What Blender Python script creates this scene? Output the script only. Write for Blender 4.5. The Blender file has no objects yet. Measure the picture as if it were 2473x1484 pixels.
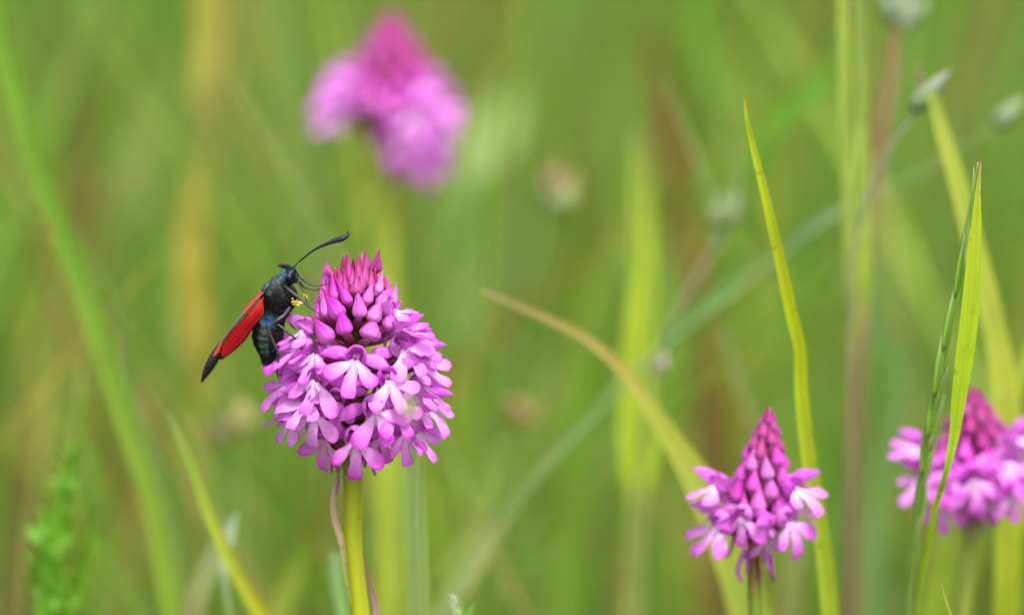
import bpy, math, random
import numpy as np
from mathutils import Vector, Matrix

random.seed(7); RNG = np.random.default_rng(11)
R = math.radians
sc = bpy.context.scene
COL = sc.collection

# ------------------------------------------------------------------ camera
PITCH = R(12.0); D = 1.30; WID = 0.155           # focus distance, frame width at focus (m)
FWD = Vector((0, math.cos(PITCH), -math.sin(PITCH)))
UPV = Vector((0, math.sin(PITCH), math.cos(PITCH)))
CEN = Vector((0, 0, 0.30)); CAM = CEN - FWD * D
cd = bpy.data.cameras.new('camera'); cam = bpy.data.objects.new('camera', cd); COL.objects.link(cam)
cam.location = CAM; cam.rotation_euler = (R(90) - PITCH, 0, 0)
cd.sensor_width = 36.0; cd.lens = 36.0 * D / WID; cd.clip_start = 0.02; cd.clip_end = 2000
cd.dof.use_dof = True; cd.dof.focus_distance = D - 0.006; cd.dof.aperture_fstop = 7.6; cd.dof.aperture_blades = 0
sc.camera = cam
# ------------------------------------------------------------------ sky, sun, exposure
SUN_EL, SUN_AZ = 62.0, 25.0                      # azimuth: degrees right of straight behind the camera
w = bpy.data.worlds.new('World'); sc.world = w; w.use_nodes = True
nt = w.node_tree; nt.nodes.clear()
sky = nt.nodes.new('ShaderNodeTexSky'); sky.sky_type = 'NISHITA'; sky.sun_disc = False
sky.sun_elevation = R(SUN_EL); sky.sun_rotation = R(180 - SUN_AZ); sky.dust_density = 4.0; sky.air_density = 1.0
hs = nt.nodes.new('ShaderNodeHueSaturation'); hs.inputs['Saturation'].default_value = 0.35
bg = nt.nodes.new('ShaderNodeBackground'); bg.inputs['Strength'].default_value = 0.13
wo = nt.nodes.new('ShaderNodeOutputWorld')
nt.links.new(sky.outputs[0], hs.inputs['Color']); nt.links.new(hs.outputs[0], bg.inputs['Color']); nt.links.new(bg.outputs[0], wo.inputs['Surface'])
sd = bpy.data.lights.new('sun', 'SUN'); sun = bpy.data.objects.new('sun', sd); COL.objects.link(sun)
sd.energy = 1.5; sd.angle = R(11); sd.color = (1.0, 0.95, 0.86)
ldir = Vector((math.sin(R(SUN_AZ)) * math.cos(R(SUN_EL)), -math.cos(R(SUN_AZ)) * math.cos(R(SUN_EL)), math.sin(R(SUN_EL))))
sun.rotation_euler = ldir.to_track_quat('Z', 'Y').to_euler(); sun.location = (0.5, -1, 3)
vs = sc.view_settings; vs.view_transform = 'Standard'; vs.look = 'None'; vs.gamma = 1.0; vs.use_curve_mapping = False
vs.exposure = 1.40
sc.render.engine = 'CYCLES'; sc.cycles.use_denoising = True; sc.cycles.max_bounces = 8
sc.cycles.transparent_max_bounces = 8; sc.cycles.sample_clamp_indirect = 6.0

# ------------------------------------------------------------------ picture -> place
PXMM = 2473.0 / (WID * 1000)                     # picture units per mm at the focus plane
def at(vx, vy, Y=0.0):
    """point on the upright plane y = Y seen in direction (vx, vy); picture is 2473 x 1484 units"""
    a = (vx - 1236.5) / 2473.0 * WID / D; b = -(vy - 742.0) / 2473.0 * WID / D
    d = FWD + Vector((1, 0, 0)) * a + UPV * b
    t = (Y - CAM.y) / d.y
    return CAM + d * t
def wmm(wpx, Y=0.0):                             # width in picture units -> metres at plane Y
    return wpx / PXMM * 0.001 * (D + Y) / D
MM = 0.001

# ------------------------------------------------------------------ mesh helpers
def empty(name, loc, label, cat, group=None):
    o = bpy.data.objects.new(name, None); COL.objects.link(o); o.location = loc; o.empty_display_size = 0.01
    o['label'] = label; o['category'] = cat
    if group: o['group'] = group
    return o
def tag(o, label, cat, group=None):
    o['label'] = label; o['category'] = cat
    if group: o['group'] = group
    return o
def mesh(name, V, F, mat, cols=None, uvw=None, s=None, smooth=True):
    me = bpy.data.meshes.new(name)
    me.from_pydata([tuple(v) for v in V], [], F); me.update()
    if smooth: me.polygons.foreach_set('use_smooth', [True] * len(me.polygons))
    n = len(V)
    if cols is not None:
        a = me.attributes.new('Col', 'FLOAT_COLOR', 'POINT')
        a.data.foreach_set('color', np.array([(c[0], c[1], c[2], 1.0) for c in cols], dtype=np.float32).ravel())
    if uvw is not None:
        a = me.attributes.new('uvw', 'FLOAT_VECTOR', 'POINT')
        a.data.foreach_set('vector', np.array(uvw, dtype=np.float32).ravel())
    if s is not None:
        a = me.attributes.new('s', 'FLOAT', 'POINT'); a.data.foreach_set('value', np.array(s, dtype=np.float32))
    me.materials.append(mat)
    return me
def link(name, me, parent=None, M=None, loc=None):
    o = bpy.data.objects.new(name, me); COL.objects.link(o)
    if parent is not None: o.parent = parent
    if M is not None: o.matrix_basis = M
    if loc is not None: o.location = loc
    return o
def cr(pts, n):
    """smooth curve through tuples of any size, n samples per span (tangents weighted by span length)"""
    P = [np.array(p, dtype=float) for p in pts]; m = len(P)
    d = [max(np.linalg.norm(P[i + 1] - P[i]), 1e-9) for i in range(m - 1)]
    v = [(P[i + 1] - P[i]) / d[i] for i in range(m - 1)]
    T = [v[0]] + [(v[i - 1] * d[i] + v[i] * d[i - 1]) / (d[i] + d[i - 1]) for i in range(1, m - 1)] + [v[-1]]
    out = []
    for i in range(m - 1):
        for k in range(n):
            t = k / n; t2, t3 = t * t, t * t * t
            out.append((2 * t3 - 3 * t2 + 1) * P[i] + (t3 - 2 * t2 + t) * T[i] * d[i] + (3 * t2 - 2 * t3) * P[i + 1] + (t3 - t2) * T[i + 1] * d[i])
    out.append(P[-1]); return out
def grid_faces(nu, nv, wrap=False):
    F = []
    for i in range(nu - 1):
        for j in range(nv - (0 if wrap else 1)):
            j2 = (j + 1) % nv
            F.append((i * nv + j, i * nv + j2, (i + 1) * nv + j2, (i + 1) * nv + j))
    return F
def tube(pts, rad, sides=8, flat=1.0, hint=Vector((0, -1, 0))):
    """round tube; rad = list of radii; flat squeezes along the hint"""
    P = [Vector(p) for p in pts]; V = []; n = len(P); uv = []; L = 0
    for i, p in enumerate(P):
        t = (P[min(i + 1, n - 1)] - P[max(i - 1, 0)]).normalized()
        side = t.cross(hint)
        if side.length < 1e-4: side = t.cross(Vector((1, 0, 0.1)))
        side.normalize(); nn = side.cross(t).normalized()
        if i: L += (p - P[i - 1]).length
        for k in range(sides):
            a = 2 * math.pi * k / sides
            V.append(p + side * (math.cos(a) * rad[i]) + nn * (math.sin(a) * rad[i] * flat))
            uv.append((k / sides, L * 1000, i / (n - 1)))
    F = grid_faces(n, sides, True)
    F.append(tuple(range(sides))[::-1]); F.append(tuple((n - 1) * sides + k for k in range(sides)))
    return V, F, uv
def ribbon(pts, wid, hint=Vector((0, -1, 0.15)), cup=0.12, nc=5, twist=None):
    P = [Vector(p) for p in pts]; V = []; n = len(P); uv = []; L = 0
    for i, p in enumerate(P):
        t = (P[min(i + 1, n - 1)] - P[max(i - 1, 0)]).normalized()
        side = t.cross(hint)
        if side.length < 1e-5: side = Vector((1, 0, 0))
        side.normalize(); nn = side.cross(t).normalized()
        if twist:
            q = Matrix.Rotation(twist[i], 3, t); side = q @ side; nn = q @ nn
        if i: L += (p - P[i - 1]).length
        for k in range(nc):
            u = k / (nc - 1) * 2 - 1
            V.append(p + side * (u * wid[i] * 0.5) + nn * (-(1 - abs(u)) * cup * wid[i]))
            uv.append((u * wid[i] * 500, L * 1000, i / (n - 1)))
    return V, grid_faces(n, nc), uv
def ramp(stops, t):
    for (a, ca), (b, cb) in zip(stops, stops[1:]):
        if t <= b:
            k = 0 if b == a else max(0, (t - a) / (b - a))
            return tuple(ca[i] + (cb[i] - ca[i]) * k for i in range(3))
    return stops[-1][1]
def lin(r, g, b):                                # sRGB 0-255 -> linear
    return tuple(((c / 255 + 0.055) / 1.055) ** 2.4 if c > 10 else c / 255 / 12.92 for c in (r, g, b))

# ------------------------------------------------------------------ materials
def newmat(name):
    m = bpy.data.materials.new(name); m.use_nodes = True; n = m.node_tree; n.nodes.clear()
    return m, n, n.nodes, n.links
def leafy(name, transl=0.45, rough=0.45, vein=0.34, spec=0.35, tgain=(1.15, 1.2, 0.55), var=0.06, freq=3.0, bump=0.12):
    """thin plant tissue coloured by the Col attribute, with streaks along its length"""
    m, n, N, L = newmat(name)
    at_ = N.new('ShaderNodeAttribute'); at_.attribute_name = 'Col'
    uv = N.new('ShaderNodeAttribute'); uv.attribute_name = 'uvw'
    mp = N.new('ShaderNodeMapping'); mp.inputs['Scale'].default_value = (freq, 0.06, 1)
    nz = N.new('ShaderNodeTexNoise'); nz.inputs['Scale'].default_value = 1.0; nz.inputs['Detail'].default_value = 3
    L.new(uv.outputs['Vector'], mp.inputs['Vector']); L.new(mp.outputs[0], nz.inputs['Vector'])
    geo = N.new('ShaderNodeTexCoord'); nz2 = N.new('ShaderNodeTexNoise'); nz2.inputs['Scale'].default_value = 90; nz2.inputs['Detail'].default_value = 2
    L.new(geo.outputs['Object'], nz2.inputs['Vector'])
    a1 = N.new('ShaderNodeMath'); a1.operation = 'MULTIPLY_ADD'; a1.inputs[1].default_value = vein * 2; a1.inputs[2].default_value = 1 - vein
    L.new(nz.outputs['Fac'], a1.inputs[0])
    a2 = N.new('ShaderNodeMath'); a2.operation = 'MULTIPLY_ADD'; a2.inputs[1].default_value = 0.5; a2.inputs[2].default_value = 0.75
    L.new(nz2.outputs['Fac'], a2.inputs[0])
    a3 = N.new('ShaderNodeMath'); a3.operation = 'MULTIPLY'; L.new(a1.outputs[0], a3.inputs[0]); L.new(a2.outputs[0], a3.inputs[1])
    oi = N.new('ShaderNodeObjectInfo')
    sn = N.new('ShaderNodeTexNoise'); sn.inputs['Scale'].default_value = 520; sn.inputs['Detail'].default_value = 1; L.new(geo.outputs['Object'], sn.inputs['Vector'])
    sr = N.new('ShaderNodeMapRange'); sr.inputs['From Min'].default_value = 0.66; sr.inputs['From Max'].default_value = 0.74; sr.inputs['To Max'].default_value = 0.55
    L.new(sn.outputs['Fac'], sr.inputs['Value'])
    sm = N.new('ShaderNodeMixRGB'); sm.inputs[2].default_value = (0.22, 0.15, 0.05, 1); L.new(sr.outputs[0], sm.inputs[0]); L.new(at_.outputs['Color'], sm.inputs[1])
    hsv = N.new('ShaderNodeHueSaturation'); L.new(sm.outputs[0] if name in ('grass_tissue', 'stem_tissue') else at_.outputs['Color'], hsv.inputs['Color']); L.new(a3.outputs[0], hsv.inputs['Value'])
    h = N.new('ShaderNodeMath'); h.operation = 'MULTIPLY_ADD'; h.inputs[1].default_value = var * 0.3; h.inputs[2].default_value = 0.5 - var * 0.15
    L.new(oi.outputs['Random'], h.inputs[0]); L.new(h.outputs[0], hsv.inputs['Hue'])
    p = N.new('ShaderNodeBsdfPrincipled'); p.inputs['Roughness'].default_value = rough; p.inputs['Specular IOR Level'].default_value = spec
    L.new(hsv.outputs[0], p.inputs['Base Color'])
    b = N.new('ShaderNodeBump'); b.inputs['Strength'].default_value = bump; b.inputs['Distance'].default_value = 0.0002
    L.new(nz.outputs['Fac'], b.inputs['Height']); L.new(b.outputs[0], p.inputs['Normal'])
    out = N.new('ShaderNodeOutputMaterial')
    if transl > 0:
        tg = N.new('ShaderNodeVectorMath'); tg.operation = 'MULTIPLY'; tg.inputs[1].default_value = tgain
        L.new(hsv.outputs[0], tg.inputs[0])
        t = N.new('ShaderNodeBsdfTranslucent'); L.new(tg.outputs[0], t.inputs['Color'])
        mx = N.new('ShaderNodeMixShader'); mx.inputs[0].default_value = transl
        L.new(p.outputs[0], mx.inputs[1]); L.new(t.outputs[0], mx.inputs[2]); L.new(mx.outputs[0], out.inputs['Surface'])
    else: L.new(p.outputs[0], out.inputs['Surface'])
    return m
M_grass = leafy('grass_tissue')
M_stem = leafy('stem_tissue', transl=0.15, rough=0.4, vein=0.12, freq=14, spec=0.4, bump=0.05)
M_meadow = leafy('meadow_tissue', transl=0.5, vein=0.1, tgain=(1.12, 1.15, 0.6))
M_spike = leafy('spikelet_tissue', transl=0.25, rough=0.5, vein=0.3, freq=6)

def petal_mat(name, stops, transl=0.37, tg=(1.05, 0.8, 1.05), vein=0.10, satvar=0.12):
    m, n, N, L = newmat(name)
    a = N.new('ShaderNodeAttribute'); a.attribute_name = 's'
    cr_ = N.new('ShaderNodeValToRGB'); el = cr_.color_ramp.elements
    el[0].position, el[0].color = stops[0][0], (*stops[0][1], 1); el[1].position, el[1].color = stops[-1][0], (*stops[-1][1], 1)
    for p_, c_ in stops[1:-1]:
        e = el.new(p_); e.color = (*c_, 1)
    L.new(a.outputs['Fac'], cr_.inputs[0])
    tc = N.new('ShaderNodeTexCoord'); nz = N.new('ShaderNodeTexNoise'); nz.inputs['Scale'].default_value = 0.9; nz.inputs['Detail'].default_value = 4
    L.new(tc.outputs['Object'], nz.inputs['Vector'])
    v = N.new('ShaderNodeMath'); v.operation = 'MULTIPLY_ADD'; v.inputs[1].default_value = vein * 4; v.inputs[2].default_value = 1 - vein * 2
    L.new(nz.outputs['Fac'], v.inputs[0])
    oi = N.new('ShaderNodeObjectInfo')
    sv = N.new('ShaderNodeMath'); sv.operation = 'MULTIPLY_ADD'; sv.inputs[1].default_value = satvar * 2; sv.inputs[2].default_value = 1 - satvar
    L.new(oi.outputs['Random'], sv.inputs[0])
    hsv = N.new('ShaderNodeHueSaturation'); L.new(cr_.outputs[0], hsv.inputs['Color']); L.new(v.outputs[0], hsv.inputs['Value']); L.new(sv.outputs[0], hsv.inputs['Saturation'])
    p = N.new('ShaderNodeBsdfPrincipled'); p.inputs['Roughness'].default_value = 0.5; p.inputs['Specular IOR Level'].default_value = 0.25
    p.inputs['Sheen Weight'].default_value = 0.08
    L.new(hsv.outputs[0], p.inputs['Base Color'])
    nb = N.new('ShaderNodeTexNoise'); nb.inputs['Scale'].default_value = 7; nb.inputs['Detail'].default_value = 2; L.new(tc.outputs['Object'], nb.inputs['Vector'])
    b = N.new('ShaderNodeBump'); b.inputs['Strength'].default_value = 0.15; b.inputs['Distance'].default_value = 0.0001
    L.new(nb.outputs['Fac'], b.inputs['Height']); L.new(b.outputs[0], p.inputs['Normal'])
    t3 = N.new('ShaderNodeVectorMath'); t3.operation = 'MULTIPLY'; t3.inputs[1].default_value = tg; L.new(hsv.outputs[0], t3.inputs[0])
    t = N.new('ShaderNodeBsdfTranslucent'); L.new(t3.outputs[0], t.inputs['Color'])
    mx = N.new('ShaderNodeMixShader'); mx.inputs[0].default_value = transl
    out = N.new('ShaderNodeOutputMaterial')
    L.new(p.outputs[0], mx.inputs[1]); L.new(t.outputs[0], mx.inputs[2]); L.new(mx.outputs[0], out.inputs['Surface'])
    return m
PALE, PINK, MAG = (0.86, 0.62, 0.87), (0.72, 0.25, 0.74), (0.52, 0.07, 0.50)
M_lip = petal_mat('lip_tissue', [(0, (0.50, 0.16, 0.38)), (0.07, PALE), (0.26, (0.85, 0.55, 0.86)), (0.46, (0.79, 0.33, 0.80)), (0.90, (0.71, 0.17, 0.72)), (1.0, (0.55, 0.06, 0.53))])
M_sepal = petal_mat('sepal_tissue', [(0, (0.62, 0.15, 0.61)), (0.4, (0.70, 0.19, 0.72)), (0.85, (0.62, 0.10, 0.62)), (1.0, (0.48, 0.04, 0.46))])
M_hood = petal_mat('hood_tissue', [(0, (0.42, 0.10, 0.32)), (0.35, (0.66, 0.28, 0.64)), (0.7, (0.70, 0.26, 0.71)), (1.0, (0.52, 0.07, 0.50))])
M_bud = petal_mat('bud_tissue', [(0, (0.58, 0.15, 0.55)), (0.35, (0.52, 0.08, 0.45)), (0.75, (0.44, 0.04, 0.33)), (1.0, (0.30, 0.012, 0.17))], transl=0.22)
M_budtop = petal_mat('young_bud_tissue', [(0, (0.38, 0.05, 0.26)), (0.4, (0.34, 0.03, 0.21)), (0.8, (0.25, 0.015, 0.12)), (1.0, (0.16, 0.01, 0.06))], transl=0.18, satvar=0.04)
M_bract = petal_mat('bract_tissue', [(0, (0.20, 0.05, 0.02)), (0.35, (0.30, 0.03, 0.06)), (0.8, (0.40, 0.03, 0.16)), (1.0, (0.42, 0.16, 0.30))], transl=0.3)
M_ovary = petal_mat('ovary_tissue', [(0, (0.22, 0.10, 0.03)), (0.5, (0.30, 0.05, 0.08)), (1.0, (0.48, 0.12, 0.42))], transl=0.12)
M_spur = petal_mat('spur_tissue', [(0, (0.55, 0.20, 0.52)), (1.0, (0.42, 0.10, 0.38))], transl=0.3)

# ------------------------------------------------------------------ ground and meadow
def ground_mat():
    m, n, N, L = newmat('soil_and_thatch')
    tc = N.new('ShaderNodeTexCoord'); a = N.new('ShaderNodeTexNoise'); a.inputs['Scale'].default_value = 9; a.inputs['Detail'].default_value = 8
    b = N.new('ShaderNodeTexNoise'); b.inputs['Scale'].default_value = 0.8; b.inputs['Detail'].default_value = 4
    L.new(tc.outputs['Object'], a.inputs['Vector']); L.new(tc.outputs['Object'], b.inputs['Vector'])
    r = N.new('ShaderNodeValToRGB'); e = r.color_ramp.elements
    e[0].position, e[0].color = 0.3, (0.035, 0.045, 0.012, 1); e[1].position, e[1].color = 0.75, (0.13, 0.15, 0.045, 1)
    k = e.new(0.52); k.color = (0.07, 0.10, 0.02, 1)
    L.new(a.outputs['Fac'], r.inputs[0])
    r2 = N.new('ShaderNodeValToRGB'); e = r2.color_ramp.elements
    e[0].position, e[0].color = 0.35, (0.06, 0.10, 0.015, 1); e[1].position, e[1].color = 0.7, (0.13, 0.11, 0.04, 1)
    L.new(b.outputs['Fac'], r2.inputs[0])
    mx = N.new('ShaderNodeMixRGB'); mx.inputs[0].default_value = 0.5; L.new(r.outputs[0], mx.inputs[1]); L.new(r2.outputs[0], mx.inputs[2])
    p = N.new('ShaderNodeBsdfPrincipled'); p.inputs['Roughness'].default_value = 0.95; L.new(mx.outputs[0], p.inputs['Base Color'])
    bp = N.new('ShaderNodeBump'); bp.inputs['Strength'].default_value = 0.6; bp.inputs['Distance'].default_value = 0.02
    L.new(a.outputs['Fac'], bp.inputs['Height']); L.new(bp.outputs[0], p.inputs['Normal'])
    o = N.new('ShaderNodeOutputMaterial'); L.new(p.outputs[0], o.inputs['Surface']); return m
def ground():
    V = []; n = 41; xs = np.linspace(-1, 1, n); sg = np.sign(xs) * (np.abs(xs) ** 4) * 400
    for y in sg:
        for x in sg:
            d = math.hypot(x, y)
            V.append((x, y, 0.0 if d < 4 else 0.02 * (d - 4) * math.sin(x * 0.05 + 1) * 0.3))
    o = link('ground', mesh('ground', V, grid_faces(n, n), ground_mat())); o['kind'] = 'structure'
ground()

GREENS = [(0.066, 0.218, 0.022), (0.082, 0.245, 0.024), (0.110, 0.255, 0.032), (0.145, 0.275, 0.038), (0.060, 0.21, 0.048),
          (0.225, 0.315, 0.055), (0.215, 0.20, 0.055), (0.32, 0.27, 0.08), (0.20, 0.105, 0.042), (0.18, 0.32, 0.12)]
GW = np.array([.21, .21, .16, .13, .09, .07, .045, .035, .025, .05]); GW /= GW.sum()
def floor_z(y):                                  # height under which random growth stays out of the sharp zone
    return at(1236, 1500, y).z
def meadow():
    V = []; C = []; U = []; F = []; b = 0; seg = 5
    VV = []; CC = []; UU = []; FF = []
    def noise2(x, y):
        return (math.sin(x * 9.1 + 1.3 * math.sin(y * 7.0)) + math.sin(y * 8.3 + 2.1 + 1.7 * math.sin(x * 5.1)) + math.sin((x + y) * 17.0) * 0.6) / 2.6
    regions = [(24000, -0.75, 0.75, 0.02, 2.6), (15000, -2.2, 2.2, -1.0, 3.8), (460, -0.36, 0.36, 0.15, 0.55), (110, -0.14, 0.16, 0.10, 0.26)]
    cnt = 0
    for N_, x0, x1, y0, y1 in regions:
        for _ in range(N_):
            x = random.uniform(x0, x1); y = random.uniform(y0, y1)
            if y < -0.95: continue
            h = random.uniform(0.10, 0.34) * random.uniform(0.6, 1.0)
            if random.random() < 0.04: h *= 1.35
            lim = floor_z(y) - 0.012 if y < 0.34 else 9
            if y > -1.2 and abs(x) < 0.6 and y < 0.34: h = min(h, lim * random.uniform(0.6, 0.97))
            if y < -0.5: h = min(h, 0.24)
            big = N_ in (460, 110); wisp = N_ == 110
            if big: h = random.uniform(0.24, 0.40)
            if wisp and x < 0 and random.random() < 0.6: continue
            wd = random.choice((0.0022, 0.003, 0.004, 0.0055)) * random.uniform(0.7, 1.2)
            if big: wd = random.choice((0.0012, 0.0018, 0.0025, 0.0035, 0.005)) * random.uniform(0.8, 1.2)
            if wisp: wd = random.uniform(0.0006, 0.0013)
            an = random.uniform(0, 6.283); lean = abs(random.gauss(0.12, 0.22)); curl = random.uniform(0, 0.5)
            fx = random.uniform(0, 3.1416); sx, sy = math.cos(fx), math.sin(fx)
            q = noise2(x * 3.3 + 0.4, y * 1.6); idx = RNG.choice(10, p=GW)
            c = list(GREENS[idx])
            k = (1.08 + 0.25 * random.uniform(-1, 1)) * (1 + 0.42 * q)
            c = [c[0] * k * (1 + 0.10 * max(q, 0)), c[1] * k * (1 + 0.05 * q), c[2] * k]
            if big: k3 = random.choice((0.6, 0.8, 1.0, 1.25, 1.5)); c = [q_ * k3 for q_ in c]; lean = random.choice((random.uniform(0, 0.2), random.uniform(0.2, 0.75))); curl *= 0.8
            if wisp: c = list(random.choice(((0.30, 0.32, 0.13), (0.24, 0.32, 0.12), (0.34, 0.28, 0.12), (0.16, 0.30, 0.06)))); an = random.choice((0, 3.14159)) + random.uniform(-0.3, 0.3)
            px, py, pz = x, y, -0.003; ang = lean
            base = len(VV)
            for i in range(seg + 1):
                t = i / seg; ww = wd * (1 - t ** 2.2) * 0.5 + 0.0002
                VV.append((px - sx * ww, py - sy * ww, pz)); VV.append((px + sx * ww, py + sy * ww, pz))
                ct = [min(1, c[0] * (1 + 0.5 * t)), c[1] * (0.9 + 0.2 * t), c[2]]
                CC.append(ct); CC.append(ct); UU.append((-ww * 1000, t * h * 1000, t)); UU.append((ww * 1000, t * h * 1000, t))
                st = h / seg
                px += math.cos(an) * math.sin(ang) * st; py += math.sin(an) * math.sin(ang) * st; pz += math.cos(ang) * st
                ang += curl * 0.5
            for i in range(seg):
                j = base + 2 * i; FF.append((j, j + 1, j + 3, j + 2))
    o = link('meadow_grass', mesh('meadow_grass', VV, FF, M_meadow, CC, UU))
    o['kind'] = 'stuff'; tag(o, 'dense green and olive meadow grass filling the ground behind the flowers', 'grass')
    # broad low leaves between the grass
    VV = []; CC = []; UU = []; FF = []
    for _ in range(5200):
        x = random.uniform(-1.4, 1.4); y = random.uniform(-0.8, 3.0)
        z = random.uniform(0.01, 0.16) * random.uniform(0.4, 1)
        if y > 0.5: z *= 1.3
        if abs(x) < 0.6 and y < 0.34: z = min(z, floor_z(y) - 0.05)
        Ln = random.uniform(0.012, 0.035); wd = Ln * random.uniform(0.3, 0.55); an = random.uniform(0, 6.283); tl = random.uniform(-0.3, 0.8)
        dx = Vector((math.cos(an) * math.cos(tl), math.sin(an) * math.cos(tl), math.sin(tl))); sx = Vector((-math.sin(an), math.cos(an), random.uniform(-0.4, 0.4)))
        c = random.choice([(0.07, 0.18, 0.02), (0.09, 0.24, 0.02), (0.14, 0.27, 0.04), (0.19, 0.31, 0.09), (0.05, 0.15, 0.03), (0.20, 0.15, 0.05)])
        base = len(VV)
        for i, wv in enumerate((0.08, 0.75, 1.0, 0.7, 0.05)):
            t = i / 4
            p = Vector((x, y, z)) + dx * (Ln * t) + Vector((0, 0, -0.25 * Ln * t * t))
            for s_ in (-1, 0, 1):
                VV.append(p + sx * (s_ * wd * 0.5 * wv) + Vector((0, 0, 0.12 * wd * abs(s_)))); CC.append(c); UU.append((s_ * wd * 500, t * Ln * 1000, t))
        FF += [tuple(base + q for q in f) for f in grid_faces(5, 3)]
    o = link('ground_cover', mesh('ground_cover', VV, FF, M_meadow, CC, UU))
    o['kind'] = 'stuff'; tag(o, 'small rounded green leaves growing low between the grass', 'leaves')
meadow()

# ------------------------------------------------------------------ grass blades that can be told apart
G1, G2, YG, YG2 = (0.16, 0.30, 0.03), (0.22, 0.36, 0.05), (0.42, 0.47, 0.02), (0.34, 0.43, 0.05)
def rooted(P, depth=0.0):
    """carry a picture-traced line on down to the soil"""
    a, b = P[-2], P[-1]; d = (b - a); d.normalize()
    if d.z > -0.3: d = (d + Vector((0, 0, -0.8))).normalized()
    h = b.z; q = b + d * (h * 0.35); e = Vector((q.x + d.x * h * 0.25, q.y + d.y * h * 0.2 + depth, -0.004))
    return P + [q, e]
def blade(label, pts, Y, cols, group=None, cup=0.14, tw=0.0, name='grass_plant', cat='grass plant', root=True, nc=5, mat=None, n=6, edge=None):
    """pts: (vx, vy, width); Y one value or one per point"""
    Ys = Y if isinstance(Y, (list, tuple)) else [Y] * len(pts)
    P = [at(p[0], p[1], y) for p, y in zip(pts, Ys)]; W = [wmm(p[2], y) for p, y in zip(pts, Ys)]
    if root:
        P = rooted(P); W = W + [W[-1] * 0.95, W[-1] * 0.7]
    S = cr([(*p, w_) for p, w_ in zip(P, W)], n)
    pts3 = [Vector(s[:3]) for s in S]; ww = [max(s[3], 0.0001) for s in S]
    k = len(S); base = pts3[-1].copy(); base.z = 0
    V, F, U = ribbon([p - base for p in pts3], ww, cup=cup, nc=nc, twist=[tw * (0.4 + 0.6 * math.sin(i / k * 5)) for i in range(k)])
    vis = (len(pts) - 1) / (len(P) - 1)
    C = []
    for i in range(k):
        c = ramp(cols, min(1, i / (k - 1) / vis))
        for j in range(nc):
            u = abs(j / (nc - 1) * 2 - 1)
            C.append(tuple(c[q] * (0.93 + 0.14 * u) for q in range(3)) if not edge or j != edge[0] else edge[1])
    o = link(name, mesh(name, V, F, mat or M_grass, C, U), loc=base)
    return tag(o, label, cat, group)

blade('widest soft green grass blade, arching past the toothed leaf plant',
      [(-25, -60, 44), (18, 160, 52), (70, 330, 56), (150, 560, 56), (228, 780, 58), (300, 1000, 56), (362, 1200, 50), (420, 1500, 44)], 0.085,
      [(0, (0.17, 0.34, 0.04)), (0.5, (0.18, 0.35, 0.045)), (1, (0.24, 0.36, 0.04))], tw=0.3)
blade('thin grey-green blade crossing in front of the widest soft green blade', [(270, 700, 4), (300, 860, 14), (340, 1010, 20), (385, 1140, 22), (415, 1300, 24), (440, 1500, 22)], 0.10,
      [(0, (0.14, 0.24, 0.08)), (1, (0.18, 0.28, 0.07))])
blade('narrow yellow-green grass blade with a reddish edge and a pale leaf sheath',
      [(408, 1000, 5), (440, 1070, 16), (470, 1140, 24), (510, 1250, 30), (560, 1360, 34), (640, 1500, 38)], 0.04,
      [(0, (0.26, 0.36, 0.14)), (0.3, (0.26, 0.40, 0.06)), (0.7, (0.40, 0.46, 0.05)), (1, (0.44, 0.48, 0.02))], edge=(0, (0.42, 0.26, 0.06)))
blade('broad olive-tan withered blade rising behind the pale leaf sheath', [(545, 1255, 8), (520, 1330, 40), (480, 1430, 54), (455, 1510, 58)], 0.06,
      [(0, (0.30, 0.36, 0.26)), (0.4, (0.30, 0.36, 0.16)), (1, (0.27, 0.26, 0.10))])
blade('short pale bluish leaf sheath at the bend of the yellow-green blade', [(572, 1235, 6), (556, 1290, 24), (541, 1350, 22), (545, 1420, 12), (560, 1510, 9)], 0.05,
      [(0, (0.36, 0.48, 0.36)), (0.4, (0.42, 0.52, 0.40)), (1, (0.30, 0.34, 0.14))])
blade('pale green stubby blade beside the stem of the moth\'s orchid', [(806, 1335, 18), (812, 1390, 24), (824, 1450, 28), (835, 1510, 28)], 0.055,
      [(0, (0.30, 0.44, 0.22)), (1, (0.28, 0.42, 0.14))])
blade('dark yellow grass blade slanting out at the foot of the tall orchid', [(735, 1325, 16), (712, 1385, 34), (690, 1440, 40), (668, 1510, 42)], 0.12,
      [(0, (0.24, 0.34, 0.05)), (1, (0.34, 0.36, 0.06))])
blade('grey-green stalk standing upright just behind the tall orchid', [(985, 1060, 30), (990, 1160, 34), (993, 1260, 36), (1000, 1380, 40), (1003, 1510, 42)], 0.06,
      [(0, (0.20, 0.30, 0.10)), (1, (0.26, 0.33, 0.11))], tw=0.2)
blade('thin grey-green stalk leaning beside the upright grey-green stalk', [(1012, 1110, 8), (1016, 1220, 10), (1022, 1340, 12), (1030, 1510, 12)], 0.055,
      [(0, (0.24, 0.32, 0.12)), (1, (0.28, 0.34, 0.12))])
blade('withered arching blade, ochre at its tip and green towards its broad base',
      [(1165, 700, 11), (1230, 728, 15), (1310, 764, 19), (1420, 820, 24), (1500, 888, 29), (1530, 925, 30), (1585, 1005, 42), (1650, 1100, 62), (1715, 1210, 84), (1765, 1330, 92), (1815, 1500, 96)], [0.05] * 9 + [.052, .055],
      [(0, (0.30, 0.26, 0.11)), (0.28, (0.34, 0.29, 0.08)), (0.42, (0.46, 0.37, 0.08)), (0.52, (0.40, 0.41, 0.09)), (0.62, (0.36, 0.42, 0.06)), (1, (0.40, 0.48, 0.09))], cup=0.08)
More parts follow.
